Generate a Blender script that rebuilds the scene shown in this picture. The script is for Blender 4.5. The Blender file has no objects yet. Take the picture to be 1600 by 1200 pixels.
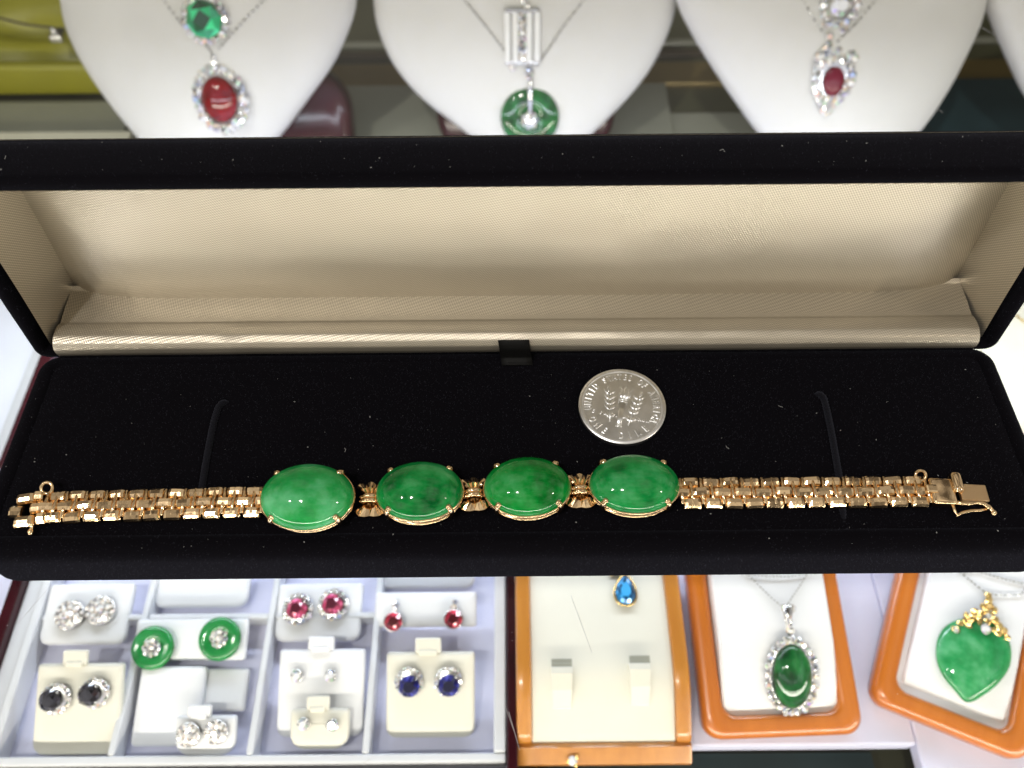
import bpy, bmesh, math, random
from mathutils import Vector, Matrix, noise
random.seed(7)
MM = 0.001
R = math.radians
sc = bpy.context.scene
C = sc.collection

# ------------------------------------------------------------------ camera
FPX, PITCH, ROLL, CAMH = 1300.0, R(55.5), R(0.5), 145.0      # focal length in 1600-px units, mm above the velvet
fwd = Vector((0, math.cos(PITCH), -math.sin(PITCH)))
r0 = Vector((1, 0, 0)); u0 = r0.cross(fwd)
RT = r0 * math.cos(ROLL) - u0 * math.sin(ROLL)
UP = u0 * math.cos(ROLL) + r0 * math.sin(ROLL)
CAM = Vector((0, 0, CAMH))
cd = bpy.data.cameras.new('camera'); cam = bpy.data.objects.new('camera', cd); C.objects.link(cam)
cam.matrix_world = Matrix.Translation(CAM * MM) @ Matrix((RT, UP, -fwd)).transposed().to_4x4()
cd.sensor_width = 36; cd.lens = 36 * FPX / 1600; cd.clip_start = 0.005; cd.clip_end = 20
cd.dof.use_dof = True; cd.dof.focus_distance = 0.166; cd.dof.aperture_fstop = 16
sc.camera = cam

# ------------------------------------------------------------------ world and lamps (indoor shop, no sky)
w = bpy.data.worlds.new('World'); sc.world = w; w.use_nodes = True
bg = w.node_tree.nodes['Background']; bg.inputs[1].default_value = 1.0
# the dim shop around the counter: soft lighter and darker areas, warm
wn = w.node_tree.nodes; wt_ = wn.new('ShaderNodeTexCoord'); wx = wn.new('ShaderNodeTexNoise'); wx.inputs['Scale'].default_value = 2.6; wx.inputs['Detail'].default_value = 3
wr = wn.new('ShaderNodeValToRGB'); wr.color_ramp.elements[0].position, wr.color_ramp.elements[1].position = 0.40, 0.66
wr.color_ramp.elements[0].color = (0.07, 0.06, 0.05, 1); wr.color_ramp.elements[1].color = (0.88, 0.82, 0.72, 1)
for a_, b_ in ((wt_.outputs['Generated'], wx.inputs['Vector']), (wx.outputs['Fac'], wr.inputs['Fac']), (wr.outputs['Color'], bg.inputs[0])): w.node_tree.links.new(a_, b_)
def lamp(name, kind, loc, target, power, col, **kw):
    l = bpy.data.lights.new(name, kind); l.energy = power; l.color = col
    for k, v in kw.items(): setattr(l, k, v)
    o = bpy.data.objects.new(name, l); C.objects.link(o); o.location = Vector(loc) * MM
    o.rotation_euler = ((Vector(target) - Vector(loc))).to_track_quat('-Z', 'Y').to_euler()
    return o
WARM, NEUT, COOL = (1.0, 0.88, 0.72), (1.0, 0.96, 0.9), (0.88, 0.92, 1.0)
# ceiling spots over the counter
lamp('ceiling_spot', 'AREA', (-370, -390, 1250), (0, 75, 0), 5.5, NEUT, shape='DISK', size=0.06)
lamp('ceiling_spot', 'AREA', (-840, -390, 1250), (0, 75, 0), 3.0, NEUT, shape='DISK', size=0.05)
lamp('ceiling_spot', 'AREA', (1300, -500, 1000), (0, 75, 0), 2.5, WARM, shape='DISK', size=0.05)
# strip lights inside the showcase, just under the counter glass
lamp('case_strip', 'AREA', (0, -120, -24), (0, 60, -130), 1.5, (1.0, 0.94, 0.84), shape='RECTANGLE', size=0.9, size_y=0.012)
lamp('case_strip', 'AREA', (0, 184, -20), (0, 165, -110), 0.62, (0.80, 0.87, 1.0), shape='RECTANGLE', size=0.42, size_y=0.012)
sc.view_settings.view_transform = 'Standard'; sc.view_settings.look = 'None'
sc.view_settings.exposure = 0; sc.view_settings.gamma = 1
sc.cycles.max_bounces = 10; sc.cycles.transparent_max_bounces = 16; sc.cycles.caustics_reflective = False; sc.cycles.caustics_refractive = False
sc.cycles.sample_clamp_indirect = 6; sc.cycles.use_denoising = True

def ray(u, v):
    return (RT * ((u - 800) / FPX) - UP * ((v - 600) / FPX) + fwd)
def P(u, v, z):
    """point at height z (mm) that the picture shows at u, v"""
    d = ray(u, v); t = (z - CAM.z) / d.z
    return CAM + d * t
class Plane:
    """a card or panel: origin, unit ex (right), ey (up the card), n (towards the viewer)"""
    def __init__(s, o, ex, ey):
        s.o, s.ex, s.ey = Vector(o), Vector(ex).normalized(), Vector(ey).normalized(); s.n = s.ex.cross(s.ey).normalized()
        s.ey = s.n.cross(s.ex)
    def px(s, u, v, h=0):
        d = ray(u, v); t = (s.o + s.n * h - CAM).dot(s.n) / d.dot(s.n); q = CAM + d * t - s.o
        return Vector((q.dot(s.ex), q.dot(s.ey), h))
    def mat(s, a=0, b=0, h=0, rot=0):
        m = Matrix((s.ex, s.ey, s.n)).transposed().to_4x4()
        return Matrix.Translation((s.o + s.ex * a + s.ey * b + s.n * h) * MM) @ m @ Matrix.Rotation(rot, 4, 'Z')

# ------------------------------------------------------------------ materials
M = {}
def nodes(name):
    m = bpy.data.materials.new(name); m.use_nodes = True; M[name] = m
    nt = m.node_tree; return m, nt, nt.nodes['Principled BSDF']
def setin(b, **kw):
    for k, v in kw.items():
        b.inputs[k.replace('_', ' ')].default_value = (*v, 1) if isinstance(v, tuple) and len(v) == 3 and 'Radius' not in k.replace('_', ' ') else v
def mat(name, col, rough=0.5, metal=0.0, var=0.0, scale=300.0, bump=0.0, bscale=2000.0, rvar=0.0, **kw):
    m, nt, b = nodes(name)
    setin(b, Base_Color=col, Roughness=rough, Metallic=metal, **kw)
    L = nt.links
    tc = nt.nodes.new('ShaderNodeTexCoord')
    if var or rvar:
        n = nt.nodes.new('ShaderNodeTexNoise'); n.inputs['Scale'].default_value = scale; n.inputs['Detail'].default_value = 5
        L.new(tc.outputs['Object'], n.inputs['Vector'])
        if var:
            r = nt.nodes.new('ShaderNodeValToRGB'); e = r.color_ramp.elements
            e[0].position, e[1].position = 0.3, 0.7
            e[0].color = (*[c * (1 - var) for c in col], 1); e[1].color = (*[min(1, c * (1 + var)) for c in col], 1)
            L.new(n.outputs['Fac'], r.inputs['Fac']); L.new(r.outputs['Color'], b.inputs['Base Color'])
        if rvar:
            mr = nt.nodes.new('ShaderNodeMapRange'); mr.inputs['To Min'].default_value = max(0, rough - rvar); mr.inputs['To Max'].default_value = rough + rvar
            L.new(n.outputs['Fac'], mr.inputs['Value']); L.new(mr.outputs['Result'], b.inputs['Roughness'])
    if bump:
        n = nt.nodes.new('ShaderNodeTexNoise'); n.inputs['Scale'].default_value = bscale; n.inputs['Detail'].default_value = 4
        bp = nt.nodes.new('ShaderNodeBump'); bp.inputs['Strength'].default_value = bump; bp.inputs['Distance'].default_value = 0.0003
        L.new(tc.outputs['Object'], n.inputs['Vector']); L.new(n.outputs['Fac'], bp.inputs['Height']); L.new(bp.outputs['Normal'], b.inputs['Normal'])
    return m
mat('velvet', (0.0046, 0.0042, 0.0056), 0.98, bump=0.5, bscale=9000, Sheen_Weight=0.045, Sheen_Roughness=0.45, Sheen_Tint=(0.75, 0.78, 1.0), Specular_IOR_Level=0.0)
mat('cord', (0.009, 0.009, 0.013), 0.9, bump=1.0, bscale=5000, Sheen_Weight=0.10, Sheen_Roughness=0.4, Sheen_Tint=(0.7, 0.75, 1.0), Specular_IOR_Level=0.1)
mat('ribbon', (0.004, 0.004, 0.004), 0.6, bump=0.3, bscale=3000, Specular_IOR_Level=0.2)
mat('gold', (0.97, 0.70, 0.42), 0.14, 1.0, var=0.06, scale=500, bump=0.05, bscale=1500, rvar=0.06)
mat('gold_bright', (0.92, 0.66, 0.25), 0.22, 1.0, var=0.08, scale=600)
mat('gold_brushed', (0.72, 0.50, 0.28), 0.38, 1.0, bump=0.5, bscale=6000)
mat('silver', (0.95, 0.95, 0.94), 0.32, 1.0, var=0.08, scale=350, rvar=0.08, bump=0.04, bscale=1500)
mat('white_gold', (0.80, 0.79, 0.77), 0.2, 1.0)
mat('bust_leather', (0.69, 0.675, 0.645), 0.5, var=0.03, scale=40, bump=0.12, bscale=1800, Specular_IOR_Level=0.4)
mat('white_plastic', (0.68, 0.69, 0.72), 0.35, var=0.02, scale=60)
mat('tray_liner', (0.66, 0.66, 0.82), 0.7, var=0.04, scale=80, bump=0.1)
mat('side_tray', (0.50, 0.50, 0.53), 0.6, var=0.05, scale=30)
mat('side_rim', (0.36, 0.355, 0.35), 0.5, var=0.05, scale=30)
mat('card_white', (0.80, 0.80, 0.82), 0.5, var=0.02, scale=60, bump=0.06, bscale=900)
mat('card_cream', (0.74, 0.715, 0.625), 0.55, var=0.03, scale=60, bump=0.06, bscale=900)
mat('burgundy_wood', (0.030, 0.003, 0.006), 0.16, var=0.35, scale=60, Specular_IOR_Level=0.35)
mat('olive_satin', (0.30, 0.28, 0.012), 0.4, var=0.1, scale=30, bump=0.1, bscale=1500)
mat('grey_board', (0.27, 0.27, 0.22), 0.22, var=0.08, scale=20)
mat('cream_board', (0.72, 0.69, 0.55), 0.5, var=0.04, scale=30)
mat('teal_mat', (0.030, 0.060, 0.070), 0.35, var=0.25, scale=25)
mat('case_floor', (0.085, 0.085, 0.045), 0.3, var=0.2, scale=12)
mat('gold_trim', (0.22, 0.16, 0.055), 0.35, 0.4, var=0.15, scale=25)
mat('brown_trim', (0.05, 0.032, 0.014), 0.4, var=0.2, scale=30)
mat('ruby_cab', (0.20, 0.003, 0.006), 0.06, var=0.4, scale=250)
mat('chain_metal', (0.42, 0.41, 0.38), 0.3, 0.9)
mat('cushion_satin', (0.55, 0.51, 0.40), 0.4, var=0.1, scale=60)
mat('crystal', (0.97, 0.97, 0.96), 0.08, 0.0, Coat_Weight=1.0)
mat('ruby_matte', (0.16, 0.005, 0.022), 0.25, Specular_IOR_Level=0.3)
def facets(name, cols, rough=0.06, metal=0.4):  # bright, dark and tinted facets put sparkle and fire into the colour
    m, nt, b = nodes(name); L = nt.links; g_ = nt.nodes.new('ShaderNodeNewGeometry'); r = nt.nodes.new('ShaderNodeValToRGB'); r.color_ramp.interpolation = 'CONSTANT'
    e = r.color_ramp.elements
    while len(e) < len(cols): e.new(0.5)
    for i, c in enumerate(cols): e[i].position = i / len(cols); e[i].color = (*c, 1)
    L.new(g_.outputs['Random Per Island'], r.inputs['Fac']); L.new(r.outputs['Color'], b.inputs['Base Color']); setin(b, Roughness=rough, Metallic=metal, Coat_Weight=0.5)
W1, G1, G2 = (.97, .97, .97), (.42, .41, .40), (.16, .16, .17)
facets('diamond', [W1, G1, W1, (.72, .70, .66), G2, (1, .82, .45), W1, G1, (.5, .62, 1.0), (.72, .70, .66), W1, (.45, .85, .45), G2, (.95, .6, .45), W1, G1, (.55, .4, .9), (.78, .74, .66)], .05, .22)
def shades(c): return [tuple(min(1, q * f + a) for q in c) for f, a in ((1, 0), (.35, 0), (1.7, .01), (.7, 0), (.2, 0), (2.6, .05), (1.1, 0), (.5, 0))]  # lighter and darker steps of one gem colour, facet reflections painted in
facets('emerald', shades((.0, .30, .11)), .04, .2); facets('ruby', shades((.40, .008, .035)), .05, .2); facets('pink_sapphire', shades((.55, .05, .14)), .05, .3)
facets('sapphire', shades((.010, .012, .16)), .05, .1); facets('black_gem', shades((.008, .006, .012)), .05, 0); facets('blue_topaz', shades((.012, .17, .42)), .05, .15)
FACETED = {'diamond', 'emerald', 'ruby', 'pink_sapphire', 'sapphire', 'black_gem', 'blue_topaz'}
mat('slot_shade', (0.36, 0.35, 0.28), 0.7)  # card tone darkened to carry the shade behind the clips
mat('lint', (0.55, 0.55, 0.55), 0.9)

def wood(name, c1, c2, rough):
    m, nt, b = nodes(name); L = nt.links
    tc = nt.nodes.new('ShaderNodeTexCoord'); mp = nt.nodes.new('ShaderNodeMapping'); mp.inputs['Scale'].default_value = (160, 14, 160)
    n = nt.nodes.new('ShaderNodeTexNoise'); n.inputs['Scale'].default_value = 1.6; n.inputs['Detail'].default_value = 6
    r = nt.nodes.new('ShaderNodeValToRGB'); r.color_ramp.elements[0].color = (*c1, 1); r.color_ramp.elements[1].color = (*c2, 1)
    r.color_ramp.elements[0].position, r.color_ramp.elements[1].position = 0.3, 0.75
    L.new(tc.outputs['Object'], mp.inputs['Vector']); L.new(mp.outputs['Vector'], n.inputs['Vector']); L.new(n.outputs['Fac'], r.inputs['Fac']); L.new(r.outputs['Color'], b.inputs['Base Color'])
    setin(b, Roughness=rough, Coat_Weight=0.5, Coat_Roughness=0.12)
wood('honey_wood', (0.46, 0.17, 0.022), (0.60, 0.25, 0.040), 0.3)
wood('orange_wood', (0.50, 0.135, 0.012), (0.60, 0.18, 0.020), 0.28)

def jade(name, dark, mid, pale, scale=120, seed=0.0):
    m, nt, b = nodes(name); L = nt.links
    tc = nt.nodes.new('ShaderNodeTexCoord'); mp = nt.nodes.new('ShaderNodeMapping'); mp.inputs['Location'].default_value = (seed, seed * 1.7, seed * .6)
    n = nt.nodes.new('ShaderNodeTexNoise'); n.inputs['Scale'].default_value = scale; n.inputs['Detail'].default_value = 6; n.inputs['Roughness'].default_value = 0.55; n.inputs['Distortion'].default_value = 0.0
    n2 = nt.nodes.new('ShaderNodeTexNoise'); n2.inputs['Scale'].default_value = scale * 4.5; n2.inputs['Detail'].default_value = 4
    r = nt.nodes.new('ShaderNodeValToRGB'); e = r.color_ramp.elements
    e[0].position, e[0].color = 0.33, (*dark, 1); e[1].position, e[1].color = 0.49, (*mid, 1)
    x = e.new(0.72); x.color = (*pale, 1)
    r2 = nt.nodes.new('ShaderNodeMapRange'); r2.inputs['From Min'].default_value = 0.58; r2.inputs['From Max'].default_value = 0.78; r2.inputs['To Max'].default_value = 0.22
    mx = nt.nodes.new('ShaderNodeMix'); mx.data_type = 'RGBA'; mx.inputs['B'].default_value = (*pale, 1)
    L.new(tc.outputs['Object'], mp.inputs['Vector']); L.new(mp.outputs['Vector'], n.inputs['Vector']); L.new(mp.outputs['Vector'], n2.inputs['Vector'])
    L.new(n.outputs['Fac'], r.inputs['Fac']); L.new(n2.outputs['Fac'], r2.inputs['Value'])
    L.new(r.outputs['Color'], mx.inputs['A']); L.new(r2.outputs['Result'], mx.inputs['Factor']); L.new(mx.outputs['Result'], b.inputs['Base Color'])
    setin(b, Roughness=0.06, Subsurface_Weight=0.4, Subsurface_Scale=0.0014)
    b.inputs['Subsurface Radius'].default_value = (0.35, 1.0, 0.5)
    b.inputs['IOR'].default_value = 1.52
jade('jade_one', (0.010, 0.25, 0.055), (0.020, 0.36, 0.080), (0.13, 0.55, 0.25), 150, 0.3)
jade('jade_two', (0.001, 0.095, 0.018), (0.003, 0.245, 0.044), (0.05, 0.42, 0.13), 150, 1.9)
jade('jade_three', (0.001, 0.155, 0.018), (0.003, 0.275, 0.038), (0.07, 0.43, 0.14), 150, 3.1)
jade('jade_four', (0.002, 0.145, 0.027), (0.007, 0.285, 0.058), (0.08, 0.45, 0.17), 150, 5.3)
jade('jade_disc', (0.001, 0.035, 0.008), (0.004, 0.11, 0.020), (0.02, 0.22, 0.05), 190, 2.2)
jade('jade_ring', (0.003, 0.10, 0.02), (0.008, 0.22, 0.045), (0.03, 0.32, 0.09), 150, 2.9)
jade('jade_heart', (0.010, 0.19, 0.05), (0.03, 0.32, 0.10), (0.18, 0.54, 0.28), 120, 4.4)

def satin():
    m, nt, b = nodes('satin'); L = nt.links
    uv = nt.nodes.new('ShaderNodeUVMap'); sp = nt.nodes.new('ShaderNodeSeparateXYZ'); L.new(uv.outputs['UV'], sp.inputs['Vector'])
    def math_(op, a, bb=None):
        n = nt.nodes.new('ShaderNodeMath'); n.operation = op
        for i, q in enumerate((a, bb)):
            if q is None: continue
            if isinstance(q, (int, float)): n.inputs[i].default_value = q
            else: L.new(q, n.inputs[i])
        return n.outputs[0]
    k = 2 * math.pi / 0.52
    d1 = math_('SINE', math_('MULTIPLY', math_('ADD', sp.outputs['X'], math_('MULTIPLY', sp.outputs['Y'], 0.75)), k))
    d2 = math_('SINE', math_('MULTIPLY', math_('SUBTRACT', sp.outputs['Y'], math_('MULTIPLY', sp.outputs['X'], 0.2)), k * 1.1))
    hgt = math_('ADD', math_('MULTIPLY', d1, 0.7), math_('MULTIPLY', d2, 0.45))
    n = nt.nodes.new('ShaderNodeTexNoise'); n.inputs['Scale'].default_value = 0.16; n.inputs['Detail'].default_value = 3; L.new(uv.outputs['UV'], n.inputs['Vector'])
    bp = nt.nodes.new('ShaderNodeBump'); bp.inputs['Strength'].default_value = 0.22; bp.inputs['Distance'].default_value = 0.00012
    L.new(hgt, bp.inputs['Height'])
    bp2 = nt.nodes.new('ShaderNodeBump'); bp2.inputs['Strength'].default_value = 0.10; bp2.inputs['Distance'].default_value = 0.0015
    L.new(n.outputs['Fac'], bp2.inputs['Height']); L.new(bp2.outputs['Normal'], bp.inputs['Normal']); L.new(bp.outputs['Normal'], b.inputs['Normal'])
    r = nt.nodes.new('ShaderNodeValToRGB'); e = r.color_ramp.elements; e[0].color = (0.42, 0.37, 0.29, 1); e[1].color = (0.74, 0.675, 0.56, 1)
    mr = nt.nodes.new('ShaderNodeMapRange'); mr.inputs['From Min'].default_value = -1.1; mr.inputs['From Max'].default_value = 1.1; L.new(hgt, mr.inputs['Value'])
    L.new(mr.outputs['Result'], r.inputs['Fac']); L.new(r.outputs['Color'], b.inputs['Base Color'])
    setin(b, Roughness=0.33, Specular_IOR_Level=0.6, Metallic=0.7)
satin()

def glass():
    m = bpy.data.materials.new('counter_glass'); m.use_nodes = True; M['counter_glass'] = m; nt = m.node_tree; nt.nodes.clear(); L = nt.links
    o = nt.nodes.new('ShaderNodeOutputMaterial'); mx = nt.nodes.new('ShaderNodeMixShader'); t = nt.nodes.new('ShaderNodeBsdfTransparent'); g = nt.nodes.new('ShaderNodeBsdfGlossy'); f = nt.nodes.new('ShaderNodeFresnel')
    t.inputs['Color'].default_value = (0.95, 0.97, 0.95, 1); g.inputs['Roughness'].default_value = 0.02; f.inputs['IOR'].default_value = 1.45
    L.new(f.outputs[0], mx.inputs[0]); L.new(t.outputs[0], mx.inputs[1]); L.new(g.outputs[0], mx.inputs[2]); L.new(mx.outputs[0], o.inputs[0])
glass()

# ------------------------------------------------------------------ mesh helpers (all in mm)
def link(name, me, parent=None, m=None):
    o = bpy.data.objects.new(name, me); C.objects.link(o)
    if parent is not None: o.parent = parent
    if m is not None: o.matrix_local = m
    return o
def mesh(name, vs, fs, material, smooth=False, uvs=None):
    me = bpy.data.meshes.new(name); me.from_pydata([tuple(Vector(v) * MM) for v in vs], [], fs); me.validate()
    bm = bmesh.new(); bm.from_mesh(me); bmesh.ops.recalc_face_normals(bm, faces=bm.faces[:]); bm.to_mesh(me); bm.free()
    if uvs:
        ul = me.uv_layers.new(name='UVMap')
        for lp in me.loops: ul.data[lp.index].uv = uvs[lp.vertex_index]
    me.materials.append(M[material])
    if smooth: me.polygons.foreach_set('use_smooth', [True] * len(me.polygons))
    me.update(); return me
class MB:
    """collects pieces of one part"""
    def __init__(s): s.v, s.f = [], []
    def add(s, vs, fs, T=None):
        b = len(s.v); s.v += [tuple(T @ Vector(v)) if T else tuple(v) for v in vs]; s.f += [tuple(b + i for i in f) for f in fs]; return s
    def obj(s, name, material, parent=None, smooth=False, m=None):
        if material in FACETED:
            v_, f_ = [], []
            for f in s.f: f_.append(tuple(range(len(v_), len(v_) + len(f)))); v_ += [s.v[i] for i in f]
            me = bpy.data.meshes.new(name); me.from_pydata([tuple(Vector(v) * MM) for v in v_], [], f_); me.materials.append(M[material]); me.update()
            return link(name, me, parent, m)
        return link(name, mesh(name, s.v, s.f, material, smooth), parent, m)
def smooth_by_angle(o, deg=35):
    me = o.data; bm = bmesh.new(); bm.from_mesh(me)
    for f in bm.faces: f.smooth = True
    for e in bm.edges: e.smooth = len(e.link_faces) == 2 and e.calc_face_angle(0) < R(deg)
    bm.to_mesh(me); bm.free(); return o
def box_vf(x0, x1, y0, y1, z0, z1, bev=0.0, seg=2):
    bm = bmesh.new(); bmesh.ops.create_cube(bm, size=1)
    for v in bm.verts: v.co = ((x0 + x1) / 2 + v.co.x * (x1 - x0), (y0 + y1) / 2 + v.co.y * (y1 - y0), (z0 + z1) / 2 + v.co.z * (z1 - z0))
    if bev: bmesh.ops.bevel(bm, geom=bm.edges[:], offset=bev, segments=seg, profile=0.5, affect='EDGES')
    vs = [v.co.copy() for v in bm.verts]; bm.verts.index_update(); fs = [tuple(v.index for v in f.verts) for f in bm.faces]; bm.free(); return vs, fs
def loft(rings, cap0=True, cap1=True, closed=True):
    n = len(rings[0]); vs = [p for r in rings for p in r]; fs = []
    for i in range(len(rings) - 1):
        for j in range(n if closed else n - 1):
            k = (j + 1) % n; fs.append((i * n + j, i * n + k, (i + 1) * n + k, (i + 1) * n + j))
    if cap0: fs.append(tuple(range(n)))
    if cap1: fs.append(tuple((len(rings) - 1) * n + j for j in range(n)))
    return vs, fs
def rrect(w, h, r, n=6, cx=0, cy=0):
    r = max(0.01, min(r, w / 2 - .01, h / 2 - .01)); pts = []
    for q, (sx, sy) in enumerate(((1, 1), (-1, 1), (-1, -1), (1, -1))):
        for k in range(n + 1):
            a = math.pi / 2 * (q + k / n); pts.append((cx + sx * (w / 2 - r) + r * math.cos(a), cy + sy * (h / 2 - r) + r * math.sin(a)))
    return pts
def loft_rr(w, h, r, seq, n=6, cx=0, cy=0, cap0=True, cap1=True):
    """rounded rectangle w x h swept through (inset, z) pairs"""
    return loft([[(x, y, z) for x, y in rrect(w - 2 * i, h - 2 * i, r - i if r - i > 0.4 else 0.4, n, cx, cy)] for i, z in seq], cap0, cap1)
def tube(pts, rad, n=8, closed=False, cap=True, flat=1.0):
    pts = [Vector(p) for p in pts]; N = len(pts); rings = []; prev = None
    rads = rad if isinstance(rad, (list, tuple)) else [rad] * N
    for i, p in enumerate(pts):
        a = pts[(i - 1) % N] if (closed or i > 0) else p; b = pts[(i + 1) % N] if (closed or i < N - 1) else p
        t = (b - a).normalized()
        up = prev if prev is not None else (Vector((0, 0, 1)) if abs(t.z) < .9 else Vector((1, 0, 0)))
        s = t.cross(up).normalized(); up = s.cross(t).normalized(); prev = up
        rings.append([tuple(p + s * rads[i] * math.cos(2 * math.pi * k / n) + up * rads[i] * flat * math.sin(2 * math.pi * k / n)) for k in range(n)])
    if closed: rings.append(rings[0]); return loft(rings, False, False)
    return loft(rings, cap, cap)
def ellipse(a, b, z=0, n=48): return [(a * math.cos(2 * math.pi * k / n), b * math.sin(2 * math.pi * k / n), z) for k in range(n)]
def sphere(c, r, n=8, m=6, sz=1.0):
    rings = []
    for i in range(m + 1):
        p = math.pi * i / m; rr = max(1e-3, r * math.sin(p))
        rings.append([(c[0] + rr * math.cos(2 * math.pi * k / n), c[1] + rr * math.sin(2 * math.pi * k / n), c[2] - r * sz * math.cos(p)) for k in range(n)])
    return loft(rings)
def lathe(prof, n=32, sx=1.0, sy=1.0, cap0=True, cap1=True):
    return loft([[(r * sx * math.cos(2 * math.pi * k / n), r * sy * math.sin(2 * math.pi * k / n), z) for k in range(n)] for r, z in prof], cap0, cap1)
def gem(r, h=None, n=8, sx=1.0, sy=1.0, rot=0.0):
    """brilliant cut, table up, girdle at z=0"""
    h = h or r * 0.36; vs, fs = [], []
    def ring(rr, z, k, off): vs.extend([(rr * sx * math.cos(rot + 2 * math.pi * (i + off) / k), rr * sy * math.sin(rot + 2 * math.pi * (i + off) / k), z) for i in range(k)])
    ring(r * .52, h, n, 0); ring(r * .80, h * .55, n, .5); ring(r, 0, 2 * n, 0); vs.append((0, 0, -r * .5))
    fs.append(tuple(range(n)))
    for i in range(n):
        j = (i + 1) % n; m0, m1 = n + i, n + (i - 1) % n; g = 2 * n
        fs += [(i, j, m0)]
        fs += [(i, m1, g + 2 * i), (i, g + 2 * i, m0)]
        fs += [(m0, g + 2 * i, g + 2 * i + 1), (m0, g + 2 * i + 1, g + (2 * i + 2) % (2 * n))]
        fs += [(g + 2 * i, g + 2 * i + 1, 4 * n), (g + 2 * i + 1, g + (2 * i + 2) % (2 * n), 4 * n)]
    return vs, fs
def dome(a, b, h, p=0.55, under=0.8, n=56, m=12):
    rings = [[(a * .82 * math.cos(2 * math.pi * k / n), b * .82 * math.sin(2 * math.pi * k / n), -under) for k in range(n)]]
    for i in range(m + 1):
        t = math.pi / 2 * i / m; rr = max(0.004, math.cos(t)); rings.append([(a * rr * math.cos(2 * math.pi * k / n), b * rr * math.sin(2 * math.pi * k / n), h * math.sin(t) ** (2 * p) if i else 0) for k in range(n)])
    return loft(rings)

def thing(name, label, cat, m=None, group=None, loc=None):
    o = bpy.data.objects.new(name, None); C.objects.link(o); o.empty_display_size = 0.005
    if m is not None: o.matrix_world = m
    if loc is not None: o.location = Vector(loc) * MM
    o['label'] = label; o['category'] = cat
    if group: o['group'] = group
    return o
def tag(o, label, cat=None, group=None, kind=None):
    o['label'] = label
    if cat: o['category'] = cat
    if group: o['group'] = group
    if kind: o['kind'] = kind
    return o
def T(x, y, z, rz=0.0, rx=0.0, ry=0.0):
    return Matrix.Translation((x, y, z)) @ Matrix.Rotation(rz, 4, 'Z') @ Matrix.Rotation(rx, 4, 'X') @ Matrix.Rotation(ry, 4, 'Y')
def TM(x, y, z, rz=0.0, rx=0.0, ry=0.0): return T(x * MM, y * MM, z * MM, rz, rx, ry)

# ================================================================== the setting: counter glass and showcase floor
GZ = -13.0        # top of the counter glass
FZ = -110.0       # shelf the trays stand on
me = mesh('counter_glass', [(-520, -260, GZ - .1), (520, -260, GZ - .1), (520, 620, GZ - .1), (-520, 620, GZ - .1)], [(0, 1, 2, 3)], 'counter_glass')
tag(link('counter_glass', me), 'clear glass counter top with fine scratches', kind='structure')

# ================================================================== the jewellery box
BX, HY = 1.0, 107.5
jb = thing('bracelet_box', 'long black velvet bracelet box standing open with cream satin in its lid', 'jewellery box', loc=(BX, 85, GZ))
def jbv(vs): return [(x, y - 85, z - GZ) for x, y, z in vs]
BW, BD0, BD1 = 208.0, 61.6, 109.4
vs, fs = loft_rr(BW, BD1 - BD0, 5.0, [(1.2, GZ), (0.3, GZ + .6), (0, GZ + 2), (0, -3.2), (0.25, -1.9), (0.9, -0.9), (2.0, -0.25), (3.4, -0.05), (4.4, -0.35), (4.8, -1.2)], 8, 0, (BD0 + BD1) / 2, True, True)
base = link('base', mesh('base', jbv(vs), fs, 'velvet', True), jb)
# floor pad, slightly uneven
nx, ny = 90, 22; vs, fs = [], []
X0, X1, Y0, Y1 = -BW / 2 + 4.3, BW / 2 - 4.3, BD0 + 4.3, BD1 - 2.0
for j in range(ny + 1):
    for i in range(nx + 1):
        fx, fy = i / nx, j / ny; x, y = X0 + (X1 - X0) * fx, Y0 + (Y1 - Y0) * fy
        ed = min(fx * (X1 - X0), (1 - fx) * (X1 - X0), fy * (Y1 - Y0), (1 - fy) * (Y1 - Y0))
        z = -0.55 + 0.5 * min(1, ed / 2.2) ** 0.5 + 0.10 * noise.noise(Vector((x * .05, y * .08, 3)))
        vs.append((x, y, z))
for j in range(ny):
    for i in range(nx): a = j * (nx + 1) + i; fs.append((a, a + 1, a + nx + 2, a + nx + 1))
link('floor_pad', mesh('floor_pad', jbv(vs), fs, 'velvet', True), jb)
# elastic cords across the pad
for pts in ([(356, 627), (348, 629), (341, 637), (334, 660), (326, 700), (319, 740), (314, 775), (309, 812)],
            [(1274, 615), (1281, 616), (1287, 622), (1293, 645), (1300, 680), (1306, 715), (1311, 745), (1316, 790), (1320, 815)]):
    w_ = [P(u, v, 0.15) for u, v in pts]; w_[0].z = -0.9; w_[-1].z = -0.9
    fine = []
    for a, b in zip(w_, w_[1:]):
        m_ = max(4, int((b - a).length / .35))
        for k in range(m_): fine.append(a.lerp(b, k / m_))
    fine.append(w_[-1])
    v_, f_ = tube(fine, [.62 + .12 * (i_ % 2) for i_ in range(len(fine))], 10)
    link('elastic_cord', mesh('elastic_cord', [(x - BX, y, z) for x, y, z in jbv(v_)], f_, 'cord', True), jb)
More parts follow.
